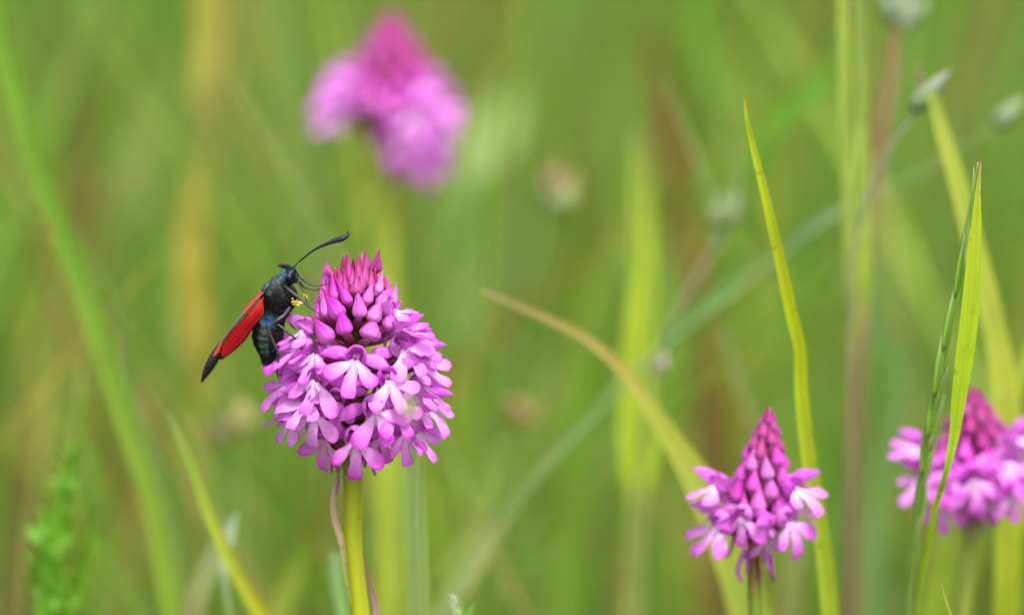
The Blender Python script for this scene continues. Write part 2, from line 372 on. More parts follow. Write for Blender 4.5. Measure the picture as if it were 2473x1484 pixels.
blade('tall broad yellow-green stalk rising behind the arching ochre blade',
      [(1543, 300, 46), (1547, 420, 59), (1556, 540, 70), (1556, 640, 70), (1545, 780, 72), (1540, 900, 85), (1542, 1020, 96), (1542, 1120, 85), (1540, 1180, 59), (1538, 1300, 57), (1525, 1500, 57)], 0.11,
      [(0, (0.20, 0.24, 0.06)), (0.2, (0.33, 0.42, 0.05)), (0.42, (0.40, 0.48, 0.04)), (0.75, (0.42, 0.52, 0.04)), (0.85, (0.28, 0.33, 0.08)), (1, (0.24, 0.27, 0.07))])
blade('tall sharp bright yellow-green grass blade with a kink and brown tip',
      [(1797, 226, 2.5), (1803, 280, 9), (1817, 345, 15), (1850, 480, 22), (1887, 640, 27), (1916, 775, 31), (1930, 830, 30), (1935, 940, 33), (1953, 1100, 36), (1985, 1300, 40), (2007, 1500, 42)], [.010, .010, .011, .012, .014, .016, .017, .019, .021, .023, .024],
      [(0, (0.34, 0.14, 0.05)), (0.03, (0.42, 0.30, 0.04)), (0.08, (0.42, 0.46, 0.03)), (0.5, (0.48, 0.52, 0.015)), (0.7, (0.42, 0.50, 0.02)), (1, (0.38, 0.48, 0.04))], cup=0.16, tw=0.15)
blade('upright pale yellow-green stem, slimmer one of the close pair', [(2034, -40, 26), (2040, 200, 28), (2047, 420, 30), (2052, 600, 28), (2058, 800, 24), (2052, 1000, 22), (2046, 1300, 22), (2040, 1510, 24)], 0.07,
      [(0, (0.34, 0.40, 0.07)), (0.3, (0.32, 0.40, 0.08)), (0.55, (0.27, 0.32, 0.07)), (0.65, (0.24, 0.17, 0.09)), (1, (0.15, 0.09, 0.05))])
blade('upright pale yellow-green stem, one of the close pair nearer the pinkish-brown stalk', [(2074, -40, 20), (2078, 150, 24), (2082, 380, 28), (2088, 560, 34), (2086, 680, 40), (2076, 790, 36), (2068, 900, 28), (2062, 1100, 20), (2060, 1510, 20)], 0.078,
      [(0, (0.26, 0.32, 0.08)), (0.25, (0.33, 0.42, 0.09)), (0.5, (0.36, 0.44, 0.06)), (0.58, (0.35, 0.32, 0.10)), (0.7, (0.24, 0.17, 0.09)), (1, (0.18, 0.11, 0.06))])
blade('leaning pinkish-brown dry stalk beside the pair of pale stems', [(2160, 70, 22), (2148, 180, 30), (2130, 300, 28), (2112, 420, 20), (2096, 560, 14), (2080, 760, 12), (2060, 1510, 10)], 0.10,
      [(0, (0.26, 0.20, 0.09)), (0.3, (0.28, 0.19, 0.10)), (1, (0.20, 0.15, 0.06))])
blade('long pale yellow-green blade coming down from the nodding silvery bud',
      [(2250, 220, 24), (2272, 300, 34), (2308, 420, 42), (2345, 560, 48), (2385, 720, 56), (2415, 860, 58), (2432, 980, 66), (2440, 1130, 66), (2436, 1300, 64), (2430, 1510, 62)], 0.055,
      [(0, (0.30, 0.38, 0.07)), (0.2, (0.38, 0.44, 0.07)), (0.6, (0.40, 0.47, 0.06)), (1, (0.40, 0.48, 0.03))], cup=0.1)
blade('yellow-green blade forking away from the long pale blade', [(2530, 740, 14), (2500, 810, 24), (2470, 890, 34), (2444, 970, 38), (2438, 1080, 34), (2442, 1510, 30)], 0.062,
      [(0, (0.36, 0.42, 0.06)), (1, (0.40, 0.46, 0.05))])
blade('bright green pointed leaf hanging in front of the half-hidden broad orchid',
      [(2369, 388, 2.5), (2363, 450, 11), (2358, 540, 25), (2352, 640, 38), (2343, 750, 44), (2330, 860, 44), (2316, 960, 36), (2303, 1060, 24), (2285, 1140, 15), (2262, 1215, 15), (2245, 1290, 14), (2225, 1400, 12), (2212, 1510, 12)], [0.0] * 9 + [0.004, 0.012, 0.02, 0.03],
      [(0, (0.40, 0.30, 0.16)), (0.05, (0.38, 0.40, 0.07)), (0.12, (0.40, 0.47, 0.03)), (0.5, (0.34, 0.48, 0.015)), (0.8, (0.26, 0.42, 0.02)), (1, (0.22, 0.34, 0.04))], cup=0.10)
blade('tiny thin yellowish grass tip below the half-hidden broad orchid', [(2274, 1405, 1.8), (2282, 1440, 4.5), (2296, 1480, 6), (2306, 1520, 7)], -0.006, [(0, (0.40, 0.36, 0.14)), (1, (0.34, 0.40, 0.06))])
blade('broad light green blade low behind the half-hidden broad orchid', [(2300, 1200, 20), (2290, 1300, 56), (2276, 1400, 72), (2262, 1510, 76)], 0.075, [(0, (0.28, 0.36, 0.06)), (1, (0.33, 0.43, 0.04))])
blade('slim light green blade leaning right under the half-hidden broad orchid', [(2390, 1230, 10), (2366, 1330, 22), (2345, 1420, 30), (2330, 1510, 30)], 0.07, [(0, (0.28, 0.38, 0.06)), (1, (0.30, 0.38, 0.05))])
blade('pale olive blade standing behind the small slender orchid', [(1945, 1100, 10), (1935, 1250, 34), (1915, 1400, 44), (1895, 1510, 46)], 0.11, [(0, (0.24, 0.28, 0.08)), (1, (0.28, 0.30, 0.11))])
blade('long dull grey-green blade leaning left beyond the kinked bright blade', [(1740, 780, 24), (1780, 890, 34), (1800, 960, 32), (1845, 1100, 30), (1880, 1250, 26), (1900, 1510, 20)], 0.13, [(0, (0.22, 0.26, 0.09)), (1, (0.24, 0.26, 0.08))])
blade('short brown dead leaf stub behind the small slender orchid', [(1705, 840, 20), (1712, 1000, 44), (1735, 1150, 44), (1752, 1510, 30)], 0.22, [(0, (0.15, 0.07, 0.03)), (1, (0.12, 0.07, 0.03))])

# ------------------------------------------------------------------ herbs, heads and spikes
def part_tube(name, parent, pts, rad, cols, n=5, sides=8, mat=None, flat=1.0):
    base = parent.location.copy()
    S = cr([(*p, r) for p, r in zip(pts, rad)], n)
    V, F, U = tube([Vector(q[:3]) - base for q in S], [max(q[3], 1e-5) for q in S], sides, flat)
    k = len(S); C = [ramp(cols, (i // sides) / (k - 1)) for i in range(k * sides)]
    return link(name, mesh(name, V, F, mat or M_stem, C, U), parent)
def part_ribbon(name, parent, base, pts, wid, cols, n=5, cup=0.12, nc=5, mat=None, hint=Vector((0, -1, 0.15)), tw=0.0, teeth=None):
    S = cr([(*p, r) for p, r in zip(pts, wid)], n); k = len(S)
    ww = [max(q[3], 5e-5) for q in S]
    if teeth: ww = [w_ * (1 + teeth * (1 if i % 2 else -1) * random.uniform(0.5, 1.2)) for i, w_ in enumerate(ww)]
    V, F, U = ribbon([Vector(q[:3]) - base for q in S], ww, cup=cup, nc=nc, hint=hint, twist=[tw] * k)
    C = [ramp(cols, (i // nc) / (k - 1)) for i in range(k * nc)]
    return link(name, mesh(name, V, F, mat or M_grass, C, U), parent)
def lathe_along(a, b, prof, rad, sides=10, lob=0, lobn=3, bend=None):
    """prof: list of (t, r 0..1) from a to b"""
    a = Vector(a); b = Vector(b); ax = b - a
    h = Vector((0, -1, 0)); side = ax.cross(h)
    if side.length < 1e-6: side = Vector((1, 0, 0))
    side.normalize(); nn = side.cross(ax).normalized(); V = []; S = []
    for t, r in prof:
        p = a + ax * t + (bend * (t * (1 - t)) if bend else Vector())
        for k in range(sides):
            an = 2 * math.pi * k / sides
            rr = rad * r * (1 + lob * math.cos(lobn * an))
            V.append(p + side * (math.cos(an) * rr) + nn * (math.sin(an) * rr)); S.append((t, math.cos(lobn * an)))
    F = grid_faces(len(prof), sides, True); F.append(tuple(range(sides))[::-1]); F.append(tuple((len(prof) - 1) * sides + k for k in range(sides)))
    return V, F, S
BUDP = [(0, .25), (.05, .6), (.15, .9), (.3, 1.0), (.5, .92), (.7, .66), (.85, .36), (.95, .14), (1, .03)]
SPKP = [(0, .25), (.12, .75), (.35, 1.0), (.6, .8), (.85, .35), (1, .04)]
def budlet(name, parent, base, a, b, rad, cols, lob=0.12, lobn=5, mat=None, prof=BUDP, sides=12):
    V, F, S = lathe_along(Vector(a) - base, Vector(b) - base, prof, rad, sides, lob, lobn)
    C = [tuple(c * (0.8 + 0.2 * q) for c in ramp(cols, t)) for t, q in S]
    return link(name, mesh(name, V, F, mat or M_spike, C, [(q, t * 4, 0) for t, q in S]), parent)
def root_of(P):
    r = P[-1].copy(); r.z = 0; return r

def herb(name, label, cat, group, stems, buds, leaves=()):
    """stems: list of (pts(vx,vy,w), Y, cols, rooted); buds: (vx0,vy0,vx1,vy1,w,Y,cols)"""
    built = []; root = None
    for pts, Y, cols, rt in stems:
        P = [at(p[0], p[1], Y) for p in pts]; W = [wmm(p[2], Y) * 0.5 for p in pts]
        if rt:
            P = rooted(P); W += [W[-1], W[-1]]; root = root_of(P)
        built.append((P, W, cols))
    e = empty(name, root, label, cat, group)
    for P, W, cols in built:
        V = cr([(*p, r) for p, r in zip(P, W)], 5)
        T, F, U = tube([Vector(q[:3]) - root for q in V], [max(q[3], 1e-5) for q in V], 7)
        k = len(V); link('stem', mesh('stem', T, F, M_stem, [ramp(cols, (i // 7) / (k - 1)) for i in range(k * 7)], U), e)
    for x0, y0, x1, y1, w_, Y, cols in buds:
        budlet('bud', e, root, at(x0, y0, Y), at(x1, y1, Y), wmm(w_, Y) * 0.5, cols)
    for pts, Y, cols, tw in leaves:
        part_ribbon('leaf', e, root, [at(p[0], p[1], Y) for p in pts], [wmm(p[2], Y) for p in pts], cols, tw=tw)
    return e
SILV = [(0, (0.20, 0.30, 0.10)), (0.5, (0.30, 0.37, 0.22)), (1, (0.35, 0.37, 0.32))]
GREY = [(0, (0.20, 0.28, 0.11)), (1, (0.17, 0.27, 0.10))]
herb('budding_herb', 'leaning grey-green herb stem carrying a silvery bud and side leaf behind the kinked blade', 'wild herb', 'budding herbs in the grass',
     [([(2412, 300, 8), (2330, 352, 9), (2200, 428, 10), (2060, 494, 11), (1960, 560, 11), (1800, 688, 11), (1600, 842, 12), (1500, 932, 18), (1400, 1040, 24), (1250, 1212, 30), (1150, 1345, 32), (1060, 1500, 32)], 0.10,
       [(0, (0.20, 0.30, 0.10)), (0.3, (0.22, 0.31, 0.13)), (0.5, (0.20, 0.31, 0.11)), (1, (0.27, 0.33, 0.12))], True)],
     [(2402, 306, 2480, 232, 44, 0.10, [(0, (0.25, 0.34, 0.14)), (0.35, (0.34, 0.42, 0.24)), (1, (0.28, 0.40, 0.12))]),
      (1592, 900, 1606, 850, 28, 0.088, [(0, (0.40, 0.36, 0.26)), (1, (0.56, 0.42, 0.40))])],
     [([(1565, 885, 12), (1640, 800, 40), (1730, 712, 34), (1810, 640, 18), (1880, 580, 4)], 0.10, [(0, (0.12, 0.25, 0.06)), (0.5, (0.15, 0.28, 0.09)), (1, (0.18, 0.28, 0.11))], 0.2),
      ([(1900, 600, 6), (1945, 560, 30), (1995, 515, 24), (2045, 490, 4)], 0.088, [(0, (0.19, 0.30, 0.14)), (1, (0.22, 0.32, 0.17))], 0.3),
      ([(1090, 1470, 8), (1140, 1400, 22), (1185, 1310, 20), (1240, 1225, 4)], 0.088, [(0, (0.34, 0.37, 0.16)), (1, (0.40, 0.40, 0.18))], 0.1),
      ([(1060, 1400, 10), (1110, 1310, 22), (1160, 1250, 16), (1215, 1100, 4)], 0.10, [(0, (0.28, 0.33, 0.10)), (1, (0.24, 0.34, 0.08))], 0.1),
      ([(1180, 1290, 8), (1260, 1190, 26), (1360, 1075, 30), (1450, 985, 22), (1510, 920, 4)], 0.082, [(0, (0.24, 0.32, 0.11)), (1, (0.20, 0.32, 0.12))], 0.2),
      ([(2140, 462, 6), (2230, 408, 22), (2320, 352, 16), (2370, 326, 3)], 0.098, [(0, (0.18, 0.29, 0.09)), (1, (0.20, 0.30, 0.11))], 0.2)])
herb('budding_herb', 'thin grey stalk with a silvery nodding bud above the long pale blade', 'wild herb', 'budding herbs in the grass',
     [([(2218, 262, 7), (2170, 330, 8), (2110, 430, 9), (2070, 560, 10), (2050, 760, 10), (2056, 1100, 10), (2050, 1510, 10)], 0.06, [(0, (0.24, 0.24, 0.16)), (1, (0.20, 0.20, 0.10))], True)],
     [(2200, 268, 2296, 168, 48, 0.06, SILV)], [([(2216, 240, 4), (2222, 190, 12), (2214, 140, 4)], 0.062, [(0, (0.28, 0.18, 0.12)), (1, (0.30, 0.2, 0.14))], 0)])
herb('budding_herb', 'slender herb with a cluster of whitish buds above the pinkish-brown stalk', 'wild herb', 'budding herbs in the grass',
     [([(2175, 50, 10), (2165, 160, 12), (2145, 320, 12), (2115, 520, 12), (2090, 900, 12), (2075, 1510, 12)], 0.12, [(0, (0.26, 0.2, 0.12)), (1, (0.22, 0.18, 0.08))], True)],
     [(2168, 60, 2130, -20, 46, 0.12, SILV), (2180, 62, 2180, -40, 56, 0.118, SILV), (2190, 66, 2240, -10, 40, 0.12, [(0, (0.25, 0.33, 0.14)), (1, (0.34, 0.42, 0.24))]), (2170, 70, 2205, 30, 30, 0.116, SILV)])
herb('clover_like_head', 'small round pale green flower head with brownish top on a thin stem', 'flower head', None,
     [([(1350, 500, 12), (1342, 560, 12), (1325, 680, 10), (1305, 800, 10), (1290, 960, 10), (1285, 1510, 10)], 0.15, [(0, (0.16, 0.26, 0.05)), (1, (0.16, 0.28, 0.03))], True)],
     [(1352, 515, 1352, 425, 78, 0.15, [(0, (0.24, 0.36, 0.10)), (0.6, (0.30, 0.40, 0.15)), (1, (0.32, 0.26, 0.10))]),
      (1330, 500, 1312, 400, 36, 0.15, [(0, (0.26, 0.36, 0.12)), (1, (0.36, 0.22, 0.12))]), (1370, 500, 1392, 405, 36, 0.152, [(0, (0.26, 0.36, 0.12)), (1, (0.36, 0.24, 0.12))]),
      (1345, 470, 1345, 385, 40, 0.149, [(0, (0.42, 0.34, 0.18)), (1, (0.36, 0.2, 0.1))])])
herb('clover_like_head', 'small orange-brown faded flower head between the tall and the small orchid', 'flower head', None,
     [([(1262, 1010, 9), (1258, 1080, 9), (1240, 1250, 9), (1230, 1510, 9)], 0.16, [(0, (0.18, 0.24, 0.05)), (1, (0.16, 0.28, 0.03))], True)],
     [(1275, 1015, 1225, 955, 44, 0.16, [(0, (0.42, 0.24, 0.10)), (1, (0.40, 0.24, 0.12))]), (1265, 1020, 1310, 985, 34, 0.16, [(0, (0.42, 0.24, 0.10)), (1, (0.40, 0.26, 0.10))])])
herb('clover_like_head', 'pale straw-coloured flower head with a purplish side bud, under the moth', 'flower head', None,
     [([(585, 1030, 10), (592, 1120, 10), (600, 1250, 10), (610, 1510, 10)], 0.15, [(0, (0.24, 0.26, 0.07)), (1, (0.2, 0.28, 0.05))], True)],
     [(590, 1045, 580, 965, 62, 0.15, [(0, (0.30, 0.30, 0.10)), (1, (0.42, 0.36, 0.14))]), (545, 1070, 500, 1010, 48, 0.15, [(0, (0.30, 0.22, 0.14)), (1, (0.28, 0.15, 0.14))])])
herb('clover_like_head', 'fuzzy whitish-green flower head beside the kinked bright blade', 'flower head', None,
     [([(1752, 545, 14), (1725, 600, 14), (1670, 690, 14), (1610, 800, 12), (1570, 950, 12), (1550, 1510, 12)], 0.11, [(0, (0.26, 0.22, 0.16)), (0.4, (0.24, 0.28, 0.12)), (1, (0.2, 0.28, 0.06))], True)],
     [(1745, 550, 1742, 460, 42, 0.11, [(0, (0.20, 0.30, 0.07)), (0.5, (0.27, 0.35, 0.15)), (1, (0.26, 0.32, 0.16))]), (1758, 550, 1785, 455, 40, 0.11, [(0, (0.22, 0.32, 0.08)), (0.5, (0.26, 0.33, 0.17)), (1, (0.26, 0.32, 0.18))]),
      (1735, 552, 1712, 490, 34, 0.11, [(0, (0.22, 0.32, 0.08)), (1, (0.28, 0.36, 0.18))])],
     [([(1720, 480, 14), (1690, 400, 16), (1650, 300, 12), (1600, 190, 6)], 0.115, [(0, (0.20, 0.28, 0.10)), (1, (0.20, 0.28, 0.08))], 0.1),
      ([(1775, 480, 14), (1783, 400, 14), (1780, 330, 4)], 0.112, [(0, (0.26, 0.30, 0.13)), (1, (0.24, 0.30, 0.10))], 0.1)])
herb('hairy_seedling', 'tip of a small hairy green herb with pointed red-edged leaves beside the tall orchid\'s foot', 'wild herb', None,
     [([(1108, 1470, 12), (1108, 1500, 14), (1112, 1530, 14)], 0.004, [(0, (0.20, 0.34, 0.06)), (1, (0.2, 0.3, 0.06))], True)],
     [],
     [([(1104, 1500, 8), (1095, 1462, 12), (1088, 1428, 2)], 0.002, [(0, (0.24, 0.38, 0.10)), (0.7, (0.32, 0.38, 0.22)), (1, (0.32, 0.22, 0.18))], 0.5),
      ([(1110, 1496, 10), (1116, 1462, 14), (1114, 1436, 2)], 0.004, [(0, (0.20, 0.36, 0.05)), (0.8, (0.22, 0.34, 0.08)), (1, (0.25, 0.12, 0.10))], 0.2),
      ([(1114, 1500, 8), (1130, 1480, 18), (1140, 1464, 12), (1148, 1446, 2)], 0.003, [(0, (0.16, 0.34, 0.04)), (0.8, (0.18, 0.36, 0.06)), (1, (0.24, 0.06, 0.06))], -0.4)])
def seedling_hairs():
    e = [o for o in bpy.data.objects if o.name.startswith('hairy_seedling') and o.parent is None][0]
    V = []; F = []
    for _ in range(220):
        t = random.random(); p = at(1104 - 14 * t + random.uniform(-5, 10), 1495 - 60 * t, 0.002 + random.uniform(-1, 1) * 0.0006) - e.location
        d = Vector((random.choice((-1, 1)) * random.uniform(0.4, 1), random.uniform(-.5, .5), random.uniform(0, .6))).normalized() * random.uniform(.0004, .0009)
        b = len(V); V += [p, p + Vector((0, 0, .00004)), p + d]; F.append((b, b + 1, b + 2))
    o = link('hairs', mesh('hairs', V, F, M_spike, [(0.6, 0.62, 0.55)] * len(V), [(0, 0, 0)] * len(V)), e); o['kind'] = 'stuff'
seedling_hairs()

# toothed leaf plant, bottom left
def toothed():
    Y = 0.06
    P = rooted([at(120, 1500, Y), at(118, 1540, Y)]); root = root_of(P)
    e = empty('toothed_leaf_plant', root, 'vivid green plant with ragged toothed leaves low in the grass under the wide blade', 'wild herb')
    rd = random.Random(5)
    def pinnate(ax, length, Yl, gcol):
        S = cr([(*p,) for p in ax], 4); k = len(S)
        P3 = [at(q[0], q[1], Yl) for q in S]
        part_ribbon('midrib', e, root, P3, [0.0014 + 0.0012 * i / k for i in range(k)], [(0, gcol), (1, gcol)], n=1)
        for i in range(1, k - 1):
            t = i / (k - 1); ln = length * min(1.0, 0.28 + 1.5 * t) * rd.uniform(0.8, 1.15)
            for sgn in (-1, 1):
                if rd.random() < 0.08: continue
                an = R(-90 + sgn * rd.uniform(42, 66)); b0 = np.array(S[i][:2]) + np.array([0, rd.uniform(-6, 6)])
                pts = [b0 + np.array([math.cos(an), math.sin(an)]) * ln * f for f in (0, .35, .7, 1)]
                kk = rd.uniform(0.75, 1.2); c = tuple(q * kk for q in gcol); tip = tuple(0.6 * a_ + 0.4 * b_ for a_, b_ in zip(c, (0.3, 0.36, 0.12)))
                part_ribbon('leaflet', e, root, [at(q[0], q[1], Yl + rd.uniform(-1, 1) * 0.002) for q in pts], [wmm(w_ * ln / 60) for w_ in (12, 24, 18, 2)],
                            [(0, c), (0.7, c), (1, tip)], n=4, tw=rd.uniform(-0.5, 0.5), teeth=0.18)
    pinnate([(182, 1075), (160, 1160), (138, 1240), (122, 1320), (116, 1400), (118, 1490), (124, 1580)], 72, Y, (0.17, 0.36, 0.03))
    pinnate([(232, 1300), (205, 1370), (180, 1440), (155, 1510), (135, 1580)], 34, Y + 0.006, (0.17, 0.34, 0.02))
    part_tube('stem', e, [at(125, 1560, Y), at(124, 1700, Y), root], [0.0016, 0.0016, 0.0018], [(0, (0.14, 0.26, 0.03)), (1, (0.2, 0.2, 0.06))])
toothed()

# green flowering grass spike in front of the half-hidden broad orchid
def spike():
    ax = [(2362, 392, 4), (2348, 470, 6), (2336, 560, 8), (2318, 640, 9), (2300, 720, 10), (2280, 820, 10), (2262, 920, 11), (2246, 1020, 11), (2232, 1110, 11), (2217, 1210, 11), (2205, 1310, 12), (2198, 1400, 12), (2190, 1520, 14)]
    Y0 = [0.006 + 0.0016 * max(0, i - 7) for i in range(len(ax))]
    P = [at(a, b, y) for (a, b, c), y in zip(ax, Y0)]; PR = rooted(P); root = root_of(PR)
    e = empty('grass_spike', root, 'slender green flowering grass spike leaning before the half-hidden broad orchid', 'grass spike')
    W = [wmm(c) * 0.5 for a, b, c in ax] + [0.0005, 0.0006]
    part_tube('stem', e, PR, W, [(0, (0.2, 0.3, 0.08)), (1, (0.18, 0.3, 0.05))])
    C1 = [(0, (0.28, 0.46, 0.06)), (0.5, (0.19, 0.41, 0.03)), (1, (0.42, 0.5, 0.2))]; C2 = [(0, (0.44, 0.55, 0.12)), (0.5, (0.34, 0.52, 0.08)), (1, (0.5, 0.55, 0.3))]
    sp = [(2345, 560, 2352, 400, 10, 0), (2320, 650, 2345, 470, 14, 1), (2306, 720, 2330, 560, 17, 0), (2292, 790, 2322, 620, 18, 1), (2276, 850, 2306, 690, 18, 0), (2268, 900, 2304, 760, 17, 1),
          (2256, 960, 2276, 800, 20, 0), (2250, 1010, 2290, 880, 16, 1), (2240, 1060, 2258, 890, 20, 0), (2246, 1090, 2282, 950, 14, 1), (2226, 1150, 2240, 980, 20, 0), (2228, 1180, 2264, 1040, 12, 1),
          (2213, 1250, 2232, 1090, 22, 0), (2214, 1300, 2246, 1150, 11, 1), (2202, 1390, 2216, 1240, 16, 0), (2196, 1400, 2200, 1310, 14, 1)]
    for i, (a, b, c, d, w_, k) in enumerate(sp):
        y = 0.003 + (0.004 if k else 0) + 0.012 * max(0, (b - 1000) / 400)
        V, F, S = lathe_along(at(a, b, y) - root, at(c, d, y) - root, SPKP, wmm(w_) * 0.58, 10, 0.22, 3)
        C = [tuple(q * (0.75 + 0.3 * m) for q in ramp(C2 if k else C1, t)) for t, m in S]
        link('spikelet', mesh('spikelet', V, F, M_spike, C, [(m * 2, t * 10, 0) for t, m in S]), e)
spike()

# out-of-focus straw stalk between the camera and the flower
herb('budding_herb', 'blurred little green bud on a hair-thin stalk in front of the moth\'s orchid', 'wild herb', 'budding herbs in the grass',
     [([(990, 985, 3), (1000, 1060, 4), (1010, 1200, 4), (1015, 1500, 5)], -0.10, [(0, (0.25, 0.30, 0.10)), (1, (0.2, 0.28, 0.08))], True)],
     [(1004, 1012, 965, 962, 34, -0.10, [(0, (0.30, 0.36, 0.14)), (0.5, (0.34, 0.44, 0.12)), (1, (0.36, 0.40, 0.22))])],
     [([(985, 980, 4), (998, 950, 10), (1012, 930, 2)], -0.10, [(0, (0.45, 0.48, 0.36)), (1, (0.5, 0.48, 0.42))], 0.2)])

# distant stalks and leaves that still read as single streaks
far = [
 ('distant ochre dry stalk standing upright beyond the moth', [(505, -60, 60), (505, 60, 66), (492, 200, 56), (478, 330, 40), (470, 450, 46), (462, 560, 62), (468, 680, 70), (482, 800, 56), (478, 1000, 44), (470, 1300, 40)], 0.21, [(0, (0.42, 0.35, 0.07)), (0.2, (0.42, 0.35, 0.09)), (0.35, (0.22, 0.25, 0.06)), (0.55, (0.50, 0.38, 0.08)), (0.75, (0.46, 0.34, 0.07)), (1, (0.24, 0.24, 0.06))]),
 ('distant pale olive leaf leaning right beyond the widest soft green blade', [(395, 150, 20), (372, 250, 70), (338, 360, 90), (300, 470, 84), (262, 580, 50), (230, 760, 40)], 0.33, [(0, (0.20, 0.24, 0.06)), (0.4, (0.28, 0.32, 0.09)), (1, (0.18, 0.20, 0.05))]),
 ('distant pale green leaf beside the large blurred orchid', [(1260, 190, 20), (1220, 270, 120), (1180, 350, 130), (1130, 430, 60), (1100, 600, 30)], 0.24, [(0, (0.28, 0.42, 0.12)), (0.5, (0.34, 0.48, 0.17)), (1, (0.16, 0.28, 0.06))]),
 ('distant red-brown dock stalk beside the tall broad yellow-green stalk', [(1570, 60, 20), (1592, 180, 40), (1612, 300, 58), (1636, 420, 62), (1650, 520, 46), (1676, 640, 54), (1690, 760, 44), (1700, 1000, 40)], 0.28, [(0, (0.17, 0.12, 0.04)), (0.3, (0.26, 0.10, 0.05)), (0.7, (0.26, 0.09, 0.045)), (1, (0.16, 0.08, 0.03))]),
 ('distant deep green leaf sweeping right behind the kinked bright blade', [(2040, 110, 30), (1975, 200, 50), (1905, 270, 56), (1850, 340, 40), (1800, 480, 30)], 0.2, [(0, (0.12, 0.28, 0.03)), (0.5, (0.13, 0.30, 0.02)), (1, (0.10, 0.22, 0.02))]),
 ('distant brownish stem beside the widest soft green blade', [(130, 60, 30), (160, 180, 50), (190, 300, 60), (215, 430, 60), (230, 600, 40)], 0.34, [(0, (0.17, 0.13, 0.05)), (1, (0.18, 0.14, 0.05))]),
 ('distant faded brown stalk behind the toothed leaf plant', [(60, 1120, 30), (62, 1230, 50), (50, 1360, 56), (40, 1500, 60)], 0.24, [(0, (0.14, 0.11, 0.05)), (1, (0.13, 0.09, 0.04))]),
 ('distant yellowish blade behind the foot of the widest soft green blade', [(135, 640, 40), (118, 760, 70), (95, 900, 80), (70, 1040, 80), (50, 1200, 60)], 0.30, [(0, (0.22, 0.22, 0.06)), (1, (0.24, 0.25, 0.06))]),
 ('distant bright green blade between the pale head and the broad stalk', [(1440, 560, 20), (1440, 680, 50), (1420, 800, 60), (1400, 960, 50), (1380, 1200, 40)], 0.24, [(0, (0.15, 0.30, 0.03)), (1, (0.16, 0.32, 0.02))]),
 ('distant bluish-green blade leaning beyond the bright hanging leaf', [(2020, 640, 10), (2110, 760, 30), (2190, 900, 40), (2160, 1050, 50), (2120, 1250, 60), (2110, 1500, 60)], 0.17, [(0, (0.16, 0.27, 0.09)), (1, (0.17, 0.28, 0.09))]),
 ('distant olive-brown stalk behind the silvery and whitish buds', [(2400, -60, 40), (2380, 60, 70), (2350, 160, 80), (2320, 300, 60), (2300, 500, 40)], 0.36, [(0, (0.19, 0.15, 0.05)), (1, (0.17, 0.17, 0.05))]),
 ('distant light green leaf hanging above the kinked bright blade', [(1690, -40, 40), (1700, 60, 60), (1730, 170, 60), (1770, 280, 40), (1800, 420, 24)], 0.26, [(0, (0.16, 0.32, 0.03)), (1, (0.20, 0.32, 0.06))]),
 ('distant light yellow-green leaf under the large blurred orchid', [(860, 480, 20), (900, 620, 40), (890, 900, 40), (880, 1200, 40)], 0.3, [(0, (0.20, 0.30, 0.05)), (1, (0.24, 0.32, 0.05))]),
 ('distant fresh green blade beside the moth\'s orchid head', [(1100, 850, 20), (1110, 960, 50), (1090, 1100, 50), (1070, 1300, 40)], 0.26, [(0, (0.24, 0.36, 0.04)), (1, (0.22, 0.33, 0.04))]),
 ('distant green blade leaning left below the orange-brown head', [(1225, 1060, 20), (1190, 1160, 46), (1150, 1260, 46), (1100, 1400, 36), (1060, 1510, 30)], 0.14, [(0, (0.20, 0.30, 0.07)), (1, (0.26, 0.36, 0.06))]),
 ('distant bright green blade standing at the broad stalk\'s foot', [(1400, 1130, 30), (1380, 1250, 60), (1370, 1380, 60), (1360, 1510, 50)], 0.22, [(0, (0.2, 0.34, 0.05)), (1, (0.18, 0.32, 0.04))]),
 ('distant reddish dead leaf low beside the broad stalk', [(1490, 1260, 20), (1480, 1320, 60), (1492, 1400, 40), (1500, 1510, 30)], 0.24, [(0, (0.26, 0.14, 0.07)), (1, (0.20, 0.12, 0.05))]),
]
for lab, pts, Y, cols in far:
    blade(lab, pts, Y, cols, tw=0.2, cup=0.2)

